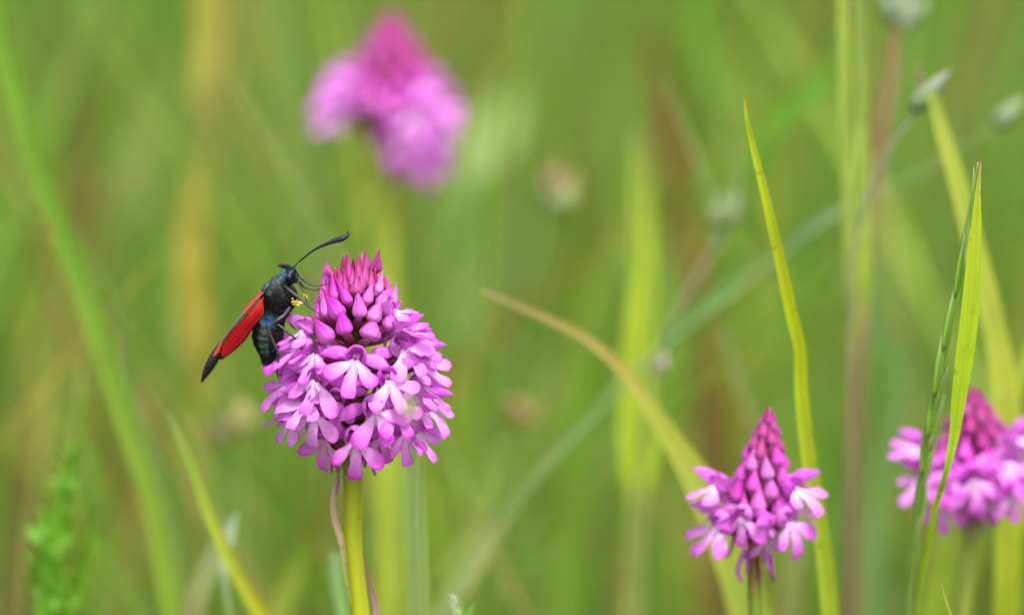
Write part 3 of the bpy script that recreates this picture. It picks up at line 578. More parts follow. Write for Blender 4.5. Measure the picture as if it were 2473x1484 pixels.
# ------------------------------------------------------------------ orchids
# flower tissue is modelled in millimetres: z out of the flower's face, y up, the lip hangs towards -y
def lip_mesh(seed, side=1.0, mid=1.0, fold=0.15, curl=0.03, tilt=14):
    rd = random.Random(seed)
    half = [(-0.5, 0.32), (-1.05, -0.05), (-2.05, -0.5), (-3.1, -1.05), (-3.95, -1.75), (-4.05, -2.5), (-3.5, -3.2), (-2.6, -3.2), (-1.75, -2.65), (-0.72, -1.5),
            (-0.78, -2.3), (-0.94, -3.2), (-1.06, -4.1), (-0.84, -4.75), (0, -4.95)]
    def tw(x, y, m):
        k = side if abs(x) > 1.2 else 1.0
        km = mid if y < -2.2 and abs(x) < 1.2 else 1.0
        asy = 1 + (0.12 if m > 0 else -0.10) * math.sin(seed * 2.3) if abs(x) > 1.2 else 1
        return (m * x * k * asy + rd.uniform(-.13, .13) + 0.25 * math.sin(seed * 1.9) * (y < -3.3), y * km * asy + rd.uniform(-.13, .13))
    out = [tw(x, y, 1) for x, y in half] + [tw(x, y, -1) for x, y in half[-2::-1]]
    S = cr(out, 3); nr = 8; V = []; s = []; base = (0, 0.1)
    for r in range(nr + 1):
        q = (r / nr) ** 0.85
        for p in S:
            x, y = base[0] + (p[0] - base[0]) * q, base[1] + (p[1] - base[1]) * q
            d = math.hypot(x, y)
            z = 0.4 * math.exp(-d * d * 0.8) + fold * abs(x) * (1 if d > 0.8 else 0.4) - curl * d * d * 0.25
            if abs(x) < 1.2 and y < -1.8 and abs(x) < -0.42 * y: z -= 0.10 * (y + 1.7) ** 2 * curl * 8
            if abs(x) > 1: z -= 0.022 * (y + 1.5) ** 2
            z += 0.35 * math.exp(-((abs(x) - 0.45) ** 2) * 12) * math.exp(-((y + 0.35) ** 2) * 4)   # two ridges
            z += 0.035 * math.sin(x * 2.1 + seed) * d + 0.07 * math.sin(y * 3.1 + x * 1.3 + seed * 1.7) * q * q - 0.10 * math.exp(-(x / 0.16) ** 2) * (y < -1)
            ct, st = math.cos(R(tilt)), math.sin(R(tilt)); yy, zz = y * ct + z * st, z * ct - y * st
            V.append((x, yy - 0.8, zz + 0.3)); s.append(q * (0.75 + 0.25 * min(1, d / 3.4)) if r < nr else 1.0)
    return mesh('lip', V, grid_faces(nr + 1, len(S)), M_lip, s=s)
def petal(path, wid, mat, name, hint, cup=0.2, n=4, nc=7, tip=1.0, s0=0.0):
    S = cr([(*p, w_) for p, w_ in zip(path, wid)], n); k = len(S)
    P = [Vector(q[:3]) for q in S]; V = []; s = []
    for i, p in enumerate(P):
        t = (P[min(i + 1, k - 1)] - P[max(i - 1, 0)]).normalized(); sd_ = t.cross(hint).normalized(); nn = sd_.cross(t)
        for j in range(nc):
            u = j / (nc - 1) * 2 - 1; w_ = max(S[i][3], 0.02)
            V.append(p + sd_ * (u * w_ * 0.5) + nn * (cup * w_ * (u * u - 0.5)))
            s.append(max(s0, 0.35 + 0.3 * math.sin(i * 1.1 + j), abs(u) ** 7, (i / (k - 1)) ** 5 * tip))
    return mesh(name, V, grid_faces(k, nc), mat, s=s)
def hood_mesh(op=1.0):
    V = []; s = []; prof = [(-1.5, 0.12), (-1.35, 0.6), (-1.0, 1.1), (-0.5, 1.45), (0.05, 1.66), (0.5, 1.72), (0.9, 1.6), (1.15, 1.38)]
    n = 26
    for z, r in prof:
        for k in range(n):
            a = -R(128) + 2 * R(128) * k / (n - 1)
            v = (z + 1.5) / 2.65
            lobe = max(math.exp(-(a / 0.42) ** 2), 0.9 * math.exp(-((abs(a) - 1.25) / 0.42) ** 2))
            rr = r * (1 - 0.24 * (1.6 - op) * lobe * v ** 3) * (1 - 0.08 * math.exp(-((abs(a) - 0.66) / 0.13) ** 2))
            zz = z + 1.0 * lobe * v ** 3 - 0.25 * v * v
            V.append((math.sin(a) * rr * 0.92, math.cos(a) * rr + 0.1, zz)); s.append(0.15 + 0.85 * v)
    F = grid_faces(len(prof), n)
    # column with its two dark pockets inside the hood
    b = len(V); cp = [(-1.2, 0.5), (-0.6, 0.62), (-0.1, 0.55), (0.2, 0.3), (0.28, 0.03)]
    for z, r in cp:
        for k in range(10):
            a = 2 * math.pi * k / 10; V.append((math.cos(a) * r, math.sin(a) * r * 1.2 + 0.1, z)); s.append(0.35 if abs(math.cos(a)) > 0.6 else 0.0)
    F += [tuple(q + b for q in f) for f in grid_faces(len(cp), 10, True)]
    return mesh('flower', V, F, M_hood, s=s)
LIPSET = [(11, 0.95, 1.08, 0.2, 0.0), (12, 1.05, 0.92, -0.1, 0.10), (13, 0.9, 1.0, 0.05, 0.12), (1, 1.0, 1.0, 0.10, 0.03), (2, 0.92, 1.05, 0.30, 0.06), (3, 1.08, 0.95, 0.0, 0.05), (4, 0.85, 1.02, 0.5, 0.02), (5, 1.0, 0.9, -0.15, 0.07)]
LIPS = [lip_mesh(*q, tilt=12) for q in LIPSET]; LIPF = [lip_mesh(*q, tilt=52) for q in LIPSET]
HOODS = [hood_mesh(0.7), hood_mesh(1.3)]
def sepal_mesh(sx, up, back):
    return petal([(sx * 0.7, 0.1, -0.9), (sx * 1.6, 0.35 + 0.3 * up, -0.7), (sx * 3.0, 0.6 + up, -0.2 - back * 0.5), (sx * 4.2, 0.4 + up * 1.4, 0.0 - back), (sx * 5.0, 0.1 + up * 1.6, -0.2 - back * 1.3)],
                 [0.9, 1.65, 1.95, 1.25, 0.06], M_sepal, 'sepal', Vector((0, 0, 1)), cup=-0.16, tip=0.9)
SEPS = [[sepal_mesh(s_, u_, b_) for s_ in (-1, 1)] for u_, b_ in ((0, 0), (0.6, 0.3), (-0.5, 0.8), (0.2, -0.7))]
def sepal_fwd(sx, up):
    return petal([(sx * 0.7, 0.1, -0.9), (sx * 1.5, 0.4 + 0.3 * up, -0.3), (sx * 2.4, 0.5 + up, 1.0), (sx * 2.9, 0.3 + up * 1.5, 2.3), (sx * 3.1, 0.0 + up * 1.8, 3.6)],
                 [0.9, 1.65, 1.95, 1.25, 0.06], M_sepal, 'sepal', Vector((sx * -0.6, 0, 1)), cup=-0.16, tip=0.9)
SEPF = [[sepal_fwd(s_, u_) for s_ in (-1, 1)] for u_ in (0, 0.7, -0.8, 0.3)]
def spur_mesh(c):
    pts = [(0, -0.9, 0.2), (0, -1.3, -1.5), (0.2 * c, -2.2, -4.0), (0.6 * c, -3.8, -6.6), (1.2 * c, -6.0, -8.2), (1.6 * c, -7.8, -8.8)]
    S = cr([(*p, r) for p, r in zip(pts, (0.45, 0.42, 0.36, 0.32, 0.3, 0.22))], 3)
    V, F, U = tube([q[:3] for q in S], [q[3] for q in S], 6)
    return mesh('spur', V, F, M_spur, s=[u[2] for u in U])
SPURS = [spur_mesh(-1), spur_mesh(1)]
def bud_mesh(seed, mat):
    rd = random.Random(seed)
    prof = [(0, .42), (.04, .72), (.11, .93), (.19, 1.0), (.31, .92), (.45, .73), (.59, .51), (.72, .32), (.84, .18), (.94, .08), (1, .015)]
    sides = 27; V = []; s = []; ph = rd.uniform(0, 2)
    for t, r in prof:
        for k in range(sides):
            a = 2 * math.pi * k / sides + ph
            seam = math.exp(-((((a * 3 / (2 * math.pi)) % 1) - 0.5) ** 2) / 0.006)
            rr = r * (1 - 0.14 * seam) * (1 - 0.07 * math.cos(a * 3 )) * (1 + 0.05 * math.cos(a * 2 + seed))
            V.append((math.cos(a) * rr + 0.25 * t * t * math.cos(seed * 2.1), math.sin(a) * rr + 0.25 * t * t * math.sin(seed * 2.1), t)); s.append(min(1, 0.08 + 0.7 * t + 0.5 * seam * (0.45 + t)))
    F = grid_faces(len(prof), sides, True); F.append(tuple(range(sides))[::-1])
    return mesh('bud', V, F, mat, s=s)
BUDS = [bud_mesh(i, M_bud) for i in range(3)]; TOPS = [bud_mesh(i + 9, M_budtop) for i in range(3)]

class Orchid:
    def __init__(self, label, axis, Y, ground_dx=0.0, stem_w=3.0, group='pyramid-shaped pink orchids', stemcols=None, top_w=1.2, axis_low=0.6):
        """axis: picture points from the tip of the head downwards"""
        self.Y = Y; self.P = [at(a, b, Y) for a, b in axis]; PR = rooted(self.P)
        PR[-1].x += ground_dx; self.root = root_of(PR)
        self.e = empty('orchid', self.root, label, 'orchid', group); self.k = 0
        n = len(PR); W = [top_w * MM * 0.5] + [stem_w * MM * 0.5 * (axis_low if i < 2 else 1) for i in range(1, n - 1)] + [stem_w * MM * 0.55]
        sc_ = stemcols or [(0, (0.24, 0.16, 0.05)), (0.15, (0.2, 0.22, 0.03)), (0.3, (0.36, 0.42, 0.03)), (0.5, (0.42, 0.47, 0.02)), (1, (0.34, 0.42, 0.03))]
        S = cr([(*p, r) for p, r in zip(PR, W)], 8)
        V, F, U = tube([Vector(q[:3]) - self.root for q in S], [q[3] for q in S], 14)
        for i, v in enumerate(V):                                  # no rib relief; rib shading is painted as stripes in the stem colour below
            pass
        kk = len(S); C = [tuple(c * (0.84 + 0.2 * (0.5 + 0.5 * math.cos((i % 14) * 2 * math.pi * 4 / 14 + 0.6))) for c in ramp(sc_, (i // 14) / (kk - 1))) for i in range(kk * 14)]
        link('stem', mesh('stem', V, F, M_stem, C, U), self.e)
    def axis_at(self, z):
        P = self.P
        for a, b in zip(P, P[1:]):
            if b.z <= z <= a.z:
                return a.lerp(b, (a.z - z) / (a.z - b.z))
        return P[0].copy() if z > P[0].z else P[-1].copy()
    def local(self, M): return Matrix.Translation(-self.root) @ M
    def flower(self, p, az, el=10, roll=0, size=1.0, lip=0, sep=0, hood=0, spur=True, bract=True):
        rq = random.Random(self.k * 7 + 3); lip = (lip + self.k * 3) % len(LIPS); roll += rq.uniform(-7, 7); el += rq.uniform(-6, 6); size *= rq.uniform(0.95, 1.06)
        az, el = R(az), R(el); f = Vector((math.sin(az) * math.cos(el), -math.cos(az) * math.cos(el), math.sin(el)))
        up = Vector((0, 0, 1)) if abs(f.z) < 0.95 else Vector((0, 1, 0))
        x = up.cross(f).normalized(); y = f.cross(x).normalized()
        M = Matrix((x, y, f)).transposed().to_4x4(); M = M @ Matrix.Rotation(R(roll), 4, 'Z')
        M = Matrix.Translation(p) @ M @ Matrix.Scale(size * MM, 4)
        fl = link('flower', HOODS[hood], self.e, self.local(M))
        side = abs(((math.degrees(az) + 180) % 360) - 180) > 42
        link('lip', (LIPF if side else LIPS)[lip], fl)
        for q in (SEPF if side else SEPS)[sep]: link('sepal', q, fl)
        if spur: link('spur', SPURS[self.k % 2], fl)
        # ovary: from the back of the flower in to the stem, a little lower down
        inv = M.inverted(); a = self.axis_at(p.z - 3.2 * MM * size); loc = inv @ a
        pts = [(0, 0, -1.0), (0, 0, -2.6), tuple(Vector((0, -0.4, -2.6)).lerp(loc, 0.55)), tuple(loc)]
        S = cr([(*q, r) for q, r in zip(pts, (0.5, 0.62, 0.66, 0.5))], 4)
        V, F, U = tube([q[:3] for q in S], [q[3] for q in S], 7)
        link('ovary', mesh('ovary', V, F, M_ovary, s=[1 - u[2] for u in U]), fl)
        if bract: self.bract(a, p + (p - a) * 0.05 - Vector((0, 0, 0.9 * MM)), 1.5 * size)
        self.k += 1
    def bract(self, a, b, wid):
        m = (a + b) * 0.5 + Vector((0, 0, -0.8 * MM)); pts = [a, a.lerp(m, 0.6), m.lerp(b, 0.5), b]
        hint = Vector((b.x - a.x, b.y - a.y, 0)); hint = Vector((0, 0, -1)) if hint.length < 1e-5 else (hint.normalized() + Vector((0, 0, -0.8)))
        S = cr([(*p, w_) for p, w_ in zip(pts, (wid * .7, wid, wid * .6, 0.06))], 4)
        V, F, U = ribbon([Vector(q[:3]) - self.root for q in S], [q[3] * MM for q in S], hint=hint, cup=0.25, nc=5)
        link('bract', mesh('bract', V, F, M_bract, s=[u[2] for u in U]), self.e)
    def bud(self, a, b, wid, top=False, stalk=True, bract=True):
        """a: fat end, b: tip (world), wid in mm"""
        ax = b - a; L = ax.length; q = ax.to_track_quat('Z', 'Y').to_matrix().to_4x4()
        M = Matrix.Translation(a) @ q @ Matrix.Diagonal((wid * MM * 0.5, wid * MM * 0.5, L, 1))
        link('bud', (TOPS if top else BUDS)[self.k % 3], self.e, self.local(M)); self.k += 1
        c = self.axis_at(a.z - 2.6 * MM)
        if stalk:
            st = a + ax * 0.08; S = cr([(*st, .55), (*(st.lerp(c, 0.45) - Vector((0, 0, .5 * MM))), .7), (*c, .45)], 3)
            V, F, U = tube([Vector(k[:3]) - self.root for k in S], [k[3] * MM for k in S], 7)
            link('bud_stalk', mesh('bud_stalk', V, F, M_ovary, s=[0.75 - 0.5 * u[2] for u in U]), self.e)
        if bract:
            sd_ = ax.cross(a - c); sd_ = sd_.normalized() if sd_.length > 1e-12 else Vector((1, 0, 0))
            self.bract(c, a.lerp(b, random.uniform(0.5, 0.85)) + sd_ * (random.choice((-1, 1)) * wid * 0.5 * MM) + (a - c) * 0.05, 1.2)

def interp(tab, v):
    for (a, x), (b, y) in zip(tab, tab[1:]):
        if v <= b: return x + (y - x) * max(0, (v - a) / (b - a))
    return tab[-1][1]

# the tall orchid that carries the moth
def main_orchid():
    O = Orchid('tall pink orchid with full rounded head of open flowers, carrying the black and red moth',
               [(857, 660), (857, 740), (856, 860), (852, 1000), (850, 1110), (853, 1160), (851, 1300), (862, 1420), (872, 1510)], 0.0, stem_w=3.0, top_w=1.4, axis_low=1.0,
               stemcols=[(0, (0.20, 0.10, 0.03)), (0.12, (0.16, 0.15, 0.02)), (0.4, (0.24, 0.24, 0.03)), (0.5, (0.34, 0.38, 0.02)), (0.6, (0.40, 0.43, 0.018)), (0.8, (0.42, 0.44, 0.015)), (1, (0.34, 0.40, 0.03))])
    RF = [(720, 6.0), (760, 7.0), (800, 8.0), (860, 9.0), (920, 9.8), (1000, 9.6), (1050, 8.0), (1100, 6.0)]
    def place(vx, vy, az=None, r=None):
        axp = O.axis_at(at(vx, vy, 0).z); rr = (r or interp(RF, vy)) * MM
        dx = at(vx, vy, 0).x - axp.x
        rr = max(rr, abs(dx) * 1.02)
        dy = -math.sqrt(max(0, rr * rr - dx * dx))
        return at(vx, vy, axp.y + dy), math.degrees(math.atan2(dx, -dy))
    FL = [  # vx, vy, azimuth, elevation, roll, size, lip, sepal, hood, radius
        (860, 862, 0, 18, -10, 1.0, 0, 2, 0, None), (966, 838, 24, 34, 28, .95, 2, 1, 1, None), (770, 912, -22, 14, -14, .98, 1, 0, 0, None), (935, 910, 16, 14, 14, .98, 2, 3, 0, None),
        (716, 856, -48, 22, -24, .95, 1, 0, 0, None), (704, 920, -58, 10, -22, .95, 3, 1, 0, None), (762, 986, -14, 4, -2, 1.0, 0, 2, 0, None), (902, 982, 10, 8, 16, 1.02, 0, 0, 1, None),
        (858, 1054, 0, -4, 4, .98, 2, 0, 0, None), (972, 1036, 32, -6, 6, .9, 3, 1, 0, None), (716, 1000, -74, -6, -10, .92, 3, 1, 0, None), (1018, 972, 62, 6, 14, .95, 1, 0, 0, None),
        (1002, 1030, 66, -14, 10, .9, 4, 2, 0, None), (1010, 872, 56, 12, 12, .95, 1, 1, 0, None), (1012, 926, 74, 10, 4, .92, 1, 2, 0, None), (962, 796, 70, 30, 4, .86, 1, 0, 1, None),
        (942, 752, 78, 56, 0, .76, 1, 1, 0, None), (982, 836, 58, 24, 10, .92, 3, 3, 0, None), (744, 794, -68, 26, 2, .92, 1, 0, 0, None), (738, 836, -64, 18, -6, .92, 3, 2, 0, None),
        (770, 850, -40, 26, -6, .9, 4, 0, 0, 8.0), (948, 976, 30, 8, 14, .92, 4, 2, 0, None), (812, 960, -6, 6, -4, .9, 4, 1, 0, 6.5), (790, 1046, -34, -14, -6, .9, 1, 2, 0, 7.0), (752, 960, -44, 4, -10, .92, 3, 3, 0, None),
        (915, 1040, 18, -8, 10, .85, 4, 2, 0, 6.5)]
    for i, (vx, vy, az, el, roll, size, lp, sp, hd, rad) in enumerate(FL):
        p, _ = place(vx, vy, az, rad); O.flower(p, az, el, roll, size * 1.1, lp, sp, hd)
    # the far side of the head
    for i in range(13):
        vy = random.uniform(830, 1050); an = 180 + (i - 6) * 17 + random.uniform(-6, 6); axp = O.axis_at(at(856, vy, 0).z); rr = interp(RF, vy) * MM
        O.flower(axp + Vector((math.sin(R(an)) * rr * .92, -math.cos(R(an)) * rr, 0)), an, random.uniform(0, 18), random.uniform(-15, 15), .92, i % 5, i % 4, 0)
    # buds: positions read off the picture (fat end, tip), radii from the cone of the head
    k = 4.947 * 1.446
    RB = [(605, 1.2), (640, 2.8), (680, 4.4), (720, 5.8), (760, 7.0), (800, 8.2), (840, 9.0)]
    def Z(zx, zy): return (1100 / 1.446 + zx / k, 880 / 1.446 + zy / k)
    BL = [(930, 1490, 1050, 1150, 360, 0), (520, 1400, 430, 985, 270, 0), (430, 1100, 175, 680, 290, 0), (770, 1110, 755, 690, 250, 0), (980, 1190, 1140, 840, 270, 0), (1250, 1300, 1440, 885, 260, 0),
          (590, 870, 395, 480, 195, 0), (710, 730, 705, 410, 245, 1), (890, 880, 975, 530, 205, 0), (340, 790, 305, 400, 165, 0), (1080, 690, 1155, 380, 170, 0), (1110, 930, 1280, 560, 205, 0),
          (1330, 900, 1415, 585, 160, 0), (960, 620, 970, 330, 150, 1), (480, 580, 400, 290, 150, 1), (590, 480, 575, 90, 160, 1), (750, 470, 735, 120, 160, 1), (850, 540, 865, 180, 145, 1),
          (150, 830, 155, 470, 160, 0), (190, 1090, 120, 700, 190, 0), (250, 1520, -20, 1130, 300, 0), (60, 1120, 30, 760, 120, 0), (640, 600, 640, 300, 150, 1), (530, 700, 500, 330, 150, 1), (810, 640, 800, 330, 150, 1), (1240, 780, 1230, 480, 170, 0)]
    for ax_, ay, bx, by, w_, top in BL:
        va, vb = Z(ax_, ay), Z(bx, by)
        ra = interp(RB, va[1]); pa, _ = place(*va, r=ra); pb, _ = place(*vb, r=max(0.4, 0.5 * interp(RB, vb[1]) + 0.46 * ra))
        O.bud(pa.lerp(pb, -0.05), pa.lerp(pb, 1.2), w_ / k / PXMM * 1.05, bool(top))
    for i in range(16):                                                                     # buds on the far side
        vy = 660 + i * 10; an = 180 + ((i * 47) % 150 - 75); axp = O.axis_at(at(856, vy, 0).z); q = at(856, vy, 0); rr = interp(RB, vy) * MM * 0.9
        a = Vector((axp.x + math.sin(R(an)) * rr, axp.y - math.cos(R(an)) * rr, q.z)); b = a + Vector((math.sin(R(an)) * .4, -math.cos(R(an)) * .4, 3.6)) * MM
        O.bud(a, b, 2.0, vy < 690)
    for bx, by, x0, y0, yy in ((490, 20, 485, 420, -1), (560, -10, 590, 380, -1.2), (760, -5, 830, 380, -1.4), (350, 240, 365, 560, -3.5), (1035, 270, 1050, 650, -3.5), (1215, 385, 1190, 620, -3), (870, 170, 880, 480, -2), (215, 500, 250, 700, -3), (480, 270, 520, 600, -3)):
        O.bract(at(*Z(x0, y0), yy * MM), at(*Z(bx, by), yy * 0.8 * MM), 1.0)
    # long papery bracts lower on the stem
    def stem_bract(pts, Yb, cols):
        P = [at(a, b, y) for (a, b, c), y in zip(pts, Yb)]; part_ribbon('bract', O.e, O.root, P, [wmm(c) for a, b, c in pts], cols, tw=0.35)
    stem_bract([(828, 1118, 3), (812, 1160, 9), (804, 1205, 13), (809, 1255, 17), (823, 1300, 17), (832, 1360, 13), (840, 1410, 10), (850, 1460, 7)], [-.001, -.001, -.0015, -.002, -.0026, -.0024, -.002, -.0016],
               [(0, (0.34, 0.22, 0.14)), (0.3, (0.48, 0.36, 0.27)), (0.5, (0.52, 0.36, 0.28)), (0.8, (0.44, 0.42, 0.14)), (1, (0.40, 0.42, 0.05))])
    stem_bract([(877, 1330, 2), (883, 1365, 6), (893, 1400, 9), (903, 1440, 15), (908, 1470, 17), (902, 1500, 15), (892, 1530, 10)], [-.001] * 7,
               [(0, (0.30, 0.10, 0.14)), (0.5, (0.44, 0.20, 0.28)), (1, (0.48, 0.33, 0.28))])
    return O
main_orchid()

# other orchids: a whorled head of buds above a few open flowers
def head(O, top, bot, prof, nb, wb, flowers, young=0.5, seed=1, lenb=4.2, xoff=0):
    rd = random.Random(seed); zt, zb = top.z, bot.z
    for i in range(nb):
        t = (i + 0.5) / nb; z = zt + (zb - zt) * t; an = i * 137.5 + rd.uniform(-8, 8); r = interp(prof, t) * MM
        axp = O.axis_at(z); a = axp + Vector((math.sin(R(an)) * r, -math.cos(R(an)) * r, 0)); a.z = z - lenb * MM * 0.45
        ln = lenb * MM * (0.75 + 0.5 * t); b = a + Vector((math.sin(R(an)) * 0.22 * ln, -math.cos(R(an)) * 0.22 * ln, ln))
        r2 = interp(prof, max(0, t - 0.18)) * MM * 0.85
        b = Vector((axp.x + math.sin(R(an)) * max(r2, 0.3 * MM), axp.y - math.cos(R(an)) * max(r2, 0.3 * MM), b.z))
        O.bud(a, b, wb * (0.65 + 0.5 * t), t < young, bract=True)
    for f in flowers:
        vx, vy, dy, az, el, roll, size, lp, sp = f
        O.flower(at(vx, vy, O.Y + dy * MM), az, el, roll, size, lp, sp, 0)
O2 = Orchid('small slender pink orchid with a pointed bud spire and few open flowers', [(1858, 985), (1845, 1100), (1830, 1220), (1820, 1330), (1822, 1420), (1826, 1510)], 0.013, stem_w=2.1, top_w=0.8,
            stemcols=[(0, (0.24, 0.07, 0.07)), (0.35, (0.26, 0.07, 0.08)), (0.55, (0.16, 0.13, 0.03)), (0.62, (0.18, 0.24, 0.03)), (1, (0.24, 0.32, 0.03))])
head(O2, at(1858, 992, .013), at(1832, 1235, .013), [(0, .5), (.2, 2.1), (.5, 3.4), (.8, 4.3), (1, 4.6)], 42, 2.4,
     [(1738, 1172, -1, -62, 34, -4, 1.00, 1, 0), (1745, 1262, -2, -58, 6, -8, 1.16, 0, 1), (1796, 1240, -4.5, -28, 4, -6, 1.00, 3, 2), (1908, 1175, -1, 52, 28, 8, 1.12, 3, 0), (1898, 1252, -4, 38, 14, 16, 1.16, 0, 1),
      (1855, 1290, -3, 30, -36, 12, 0.83, 3, 2), (1830, 1200, 5, 175, 10, 0, 1.06, 1, 0), (1770, 1210, 4, -120, 10, 0, 1.06, 1, 1), (1890, 1210, 4, 120, 12, 0, 1.06, 2, 1)], young=0.35, seed=4)
O2.bract(at(1826, 1320, .012), at(1842, 1400, .0115), 1.0)
part_tube('spur', O2.e, [at(1802, 1325, .011), at(1788, 1352, .0105), at(1783, 1380, .0105), at(1792, 1402, .0105)], [0.0005, 0.00042, 0.0004, 0.0003], [(0, (0.40, 0.10, 0.34)), (1, (0.34, 0.08, 0.28))])
O3 = Orchid('broad pink orchid half hidden behind the hanging bright leaf and grass spike', [(2350, 935), (2355, 1050), (2352, 1180), (2345, 1290), (2335, 1400), (2325, 1510)], 0.043, stem_w=2.4, top_w=1.0,
            stemcols=[(0, (0.26, 0.06, 0.07)), (0.28, (0.26, 0.07, 0.08)), (0.36, (0.28, 0.26, 0.08)), (0.5, (0.30, 0.36, 0.06)), (1, (0.28, 0.34, 0.04))])
head(O3, at(2352, 945, .043), at(2350, 1160, .043), [(0, 1.2), (.2, 3.6), (.5, 5.4), (.8, 6.8), (1, 7.2)], 48, 2.6,
     [(2232, 1080, -3, -58, 26, -6, 1.0, 0, 0), (2240, 1150, -4, -46, 8, -10, 1.0, 1, 1), (2292, 1130, -7, -20, 12, -6, 1.0, 2, 2), (2350, 1148, -9, 2, 10, 4, 1.05, 0, 0), (2420, 1110, -6, 38, 22, 10, 1.05, 2, 0),
      (2450, 1060, -3, 62, 34, 6, 1.0, 1, 1), (2480, 1130, -3, 66, 10, 10, 1.0, 1, 2), (2440, 1180, -7, 32, -2, 8, 1.05, 2, 2), (2285, 1210, -6, -16, -6, -4, .95, 3, 0), (2330, 1205, -5, 0, -20, 0, .8, 4, 1),
      (2390, 1200, -6, 22, -8, 8, .9, 4, 0), (2500, 1180, 0, 80, 0, 0, .95, 0, 0), (2400, 1120, 7, 150, 12, 0, 1, 0, 0), (2330, 1150, 7, 190, 8, 0, 1, 1, 1), (2270, 1110, 5, 230, 12, 0, 1, 0, 2)], young=0.5, seed=9)
O4 = Orchid('large blurred pink orchid standing farther back above the moth', [(945, 30), (942, 150), (938, 260), (932, 380), (928, 500), (926, 800), (930, 1100), (932, 1300), (935, 1510)], 0.17, stem_w=4.6, top_w=1.4,
            stemcols=[(0, (0.26, 0.08, 0.08)), (0.2, (0.24, 0.08, 0.08)), (0.3, (0.30, 0.36, 0.06)), (0.5, (0.40, 0.47, 0.05)), (1, (0.36, 0.44, 0.05))])
head(O4, at(945, 40, .17), at(940, 260, .17), [(0, 1.0), (.15, 3.4), (.35, 5.2), (.6, 6.6), (1, 7.6)], 60, 3.0,
     [(840, 215, -4, -50, 26, -14, 1.06, 0, 0), (826, 265, -4, -48, 10, -18, 1.10, 1, 1), (860, 180, -3, -60, 36, -8, 0.97, 2, 0), (1011, 200, -4, 46, 28, 10, 1.06, 2, 0), (1042, 250, -4, 52, 16, 12, 1.10, 0, 1), (998, 270, -7, 22, 14, 8, 1.10, 0, 0),
      (1032, 320, -5, 40, 4, 10, 1.10, 1, 2), (977, 320, -6, 16, 2, 6, 1.06, 2, 2), (1024, 375, -4, 30, -8, 6, 1.01, 0, 0), (1053, 300, -2, 66, 4, 6, 1.06, 2, 1), (998, 360, -4, 14, -10, 4, 0.97, 3, 0),
      (973, 250, 6, 160, 14, 0, 1.01, 0, 0), (906, 240, 6, 200, 12, 0, 1.01, 1, 1), (864, 230, 4, 250, 12, 0, 1.01, 0, 2), (1015, 290, 5, 120, 10, 0, 1.01, 2, 0)], young=0.62, seed=14, lenb=5.0)

# ------------------------------------------------------------------ the moth
def body_mat(name, rough=0.35, metal=0.35, spec=0.5, bump=0.5, scale=5000):
    m, n, N, L = newmat(name)
    a = N.new('ShaderNodeAttribute'); a.attribute_name = 'Col'
    tc = N.new('ShaderNodeTexCoord'); vz = N.new('ShaderNodeTexVoronoi'); vz.inputs['Scale'].default_value = scale; L.new(tc.outputs['Object'], vz.inputs['Vector'])
    nz = N.new('ShaderNodeTexNoise'); nz.inputs['Scale'].default_value = scale * 0.3; nz.inputs['Detail'].default_value = 4; L.new(tc.outputs['Object'], nz.inputs['Vector'])
    mu = N.new('ShaderNodeMath'); mu.operation = 'MULTIPLY_ADD'; mu.inputs[1].default_value = 2.2; mu.inputs[2].default_value = -0.2; L.new(nz.outputs['Fac'], mu.inputs[0])
    hsv = N.new('ShaderNodeHueSaturation'); L.new(a.outputs['Color'], hsv.inputs['Color']); L.new(mu.outputs[0], hsv.inputs['Value'])
    p = N.new('ShaderNodeBsdfPrincipled'); p.inputs['Roughness'].default_value = rough; p.inputs['Metallic'].default_value = metal; p.inputs['Specular IOR Level'].default_value = spec
    L.new(hsv.outputs[0], p.inputs['Base Color'])
    b = N.new('ShaderNodeBump'); b.inputs['Strength'].default_value = bump; b.inputs['Distance'].default_value = 0.00008
    L.new(vz.outputs['Distance'], b.inputs['Height']); L.new(b.outputs[0], p.inputs['Normal'])
    o = N.new('ShaderNodeOutputMaterial'); L.new(p.outputs[0], o.inputs['Surface']); return m
M_body = body_mat('moth_scales', 0.5, 0.15, 0.25); M_leg = body_mat('moth_leg', 0.4, 0.0, 0.5, 0.3, 9000); M_eye = body_mat('moth_eye', 0.25, 0.0, 0.5, 0.1, 9000)
M_fur = body_mat('moth_fur', 0.6, 0.0, 0.15, 0.0)
M_wing = leafy('moth_wing', transl=0.3, rough=0.5, vein=0.12, spec=0.3, tgain=(1.3, 0.6, 0.5), var=0.0, freq=2)
M_pollen = body_mat('pollinia', 0.5, 0.0, 0.4, 0.2, 6000)

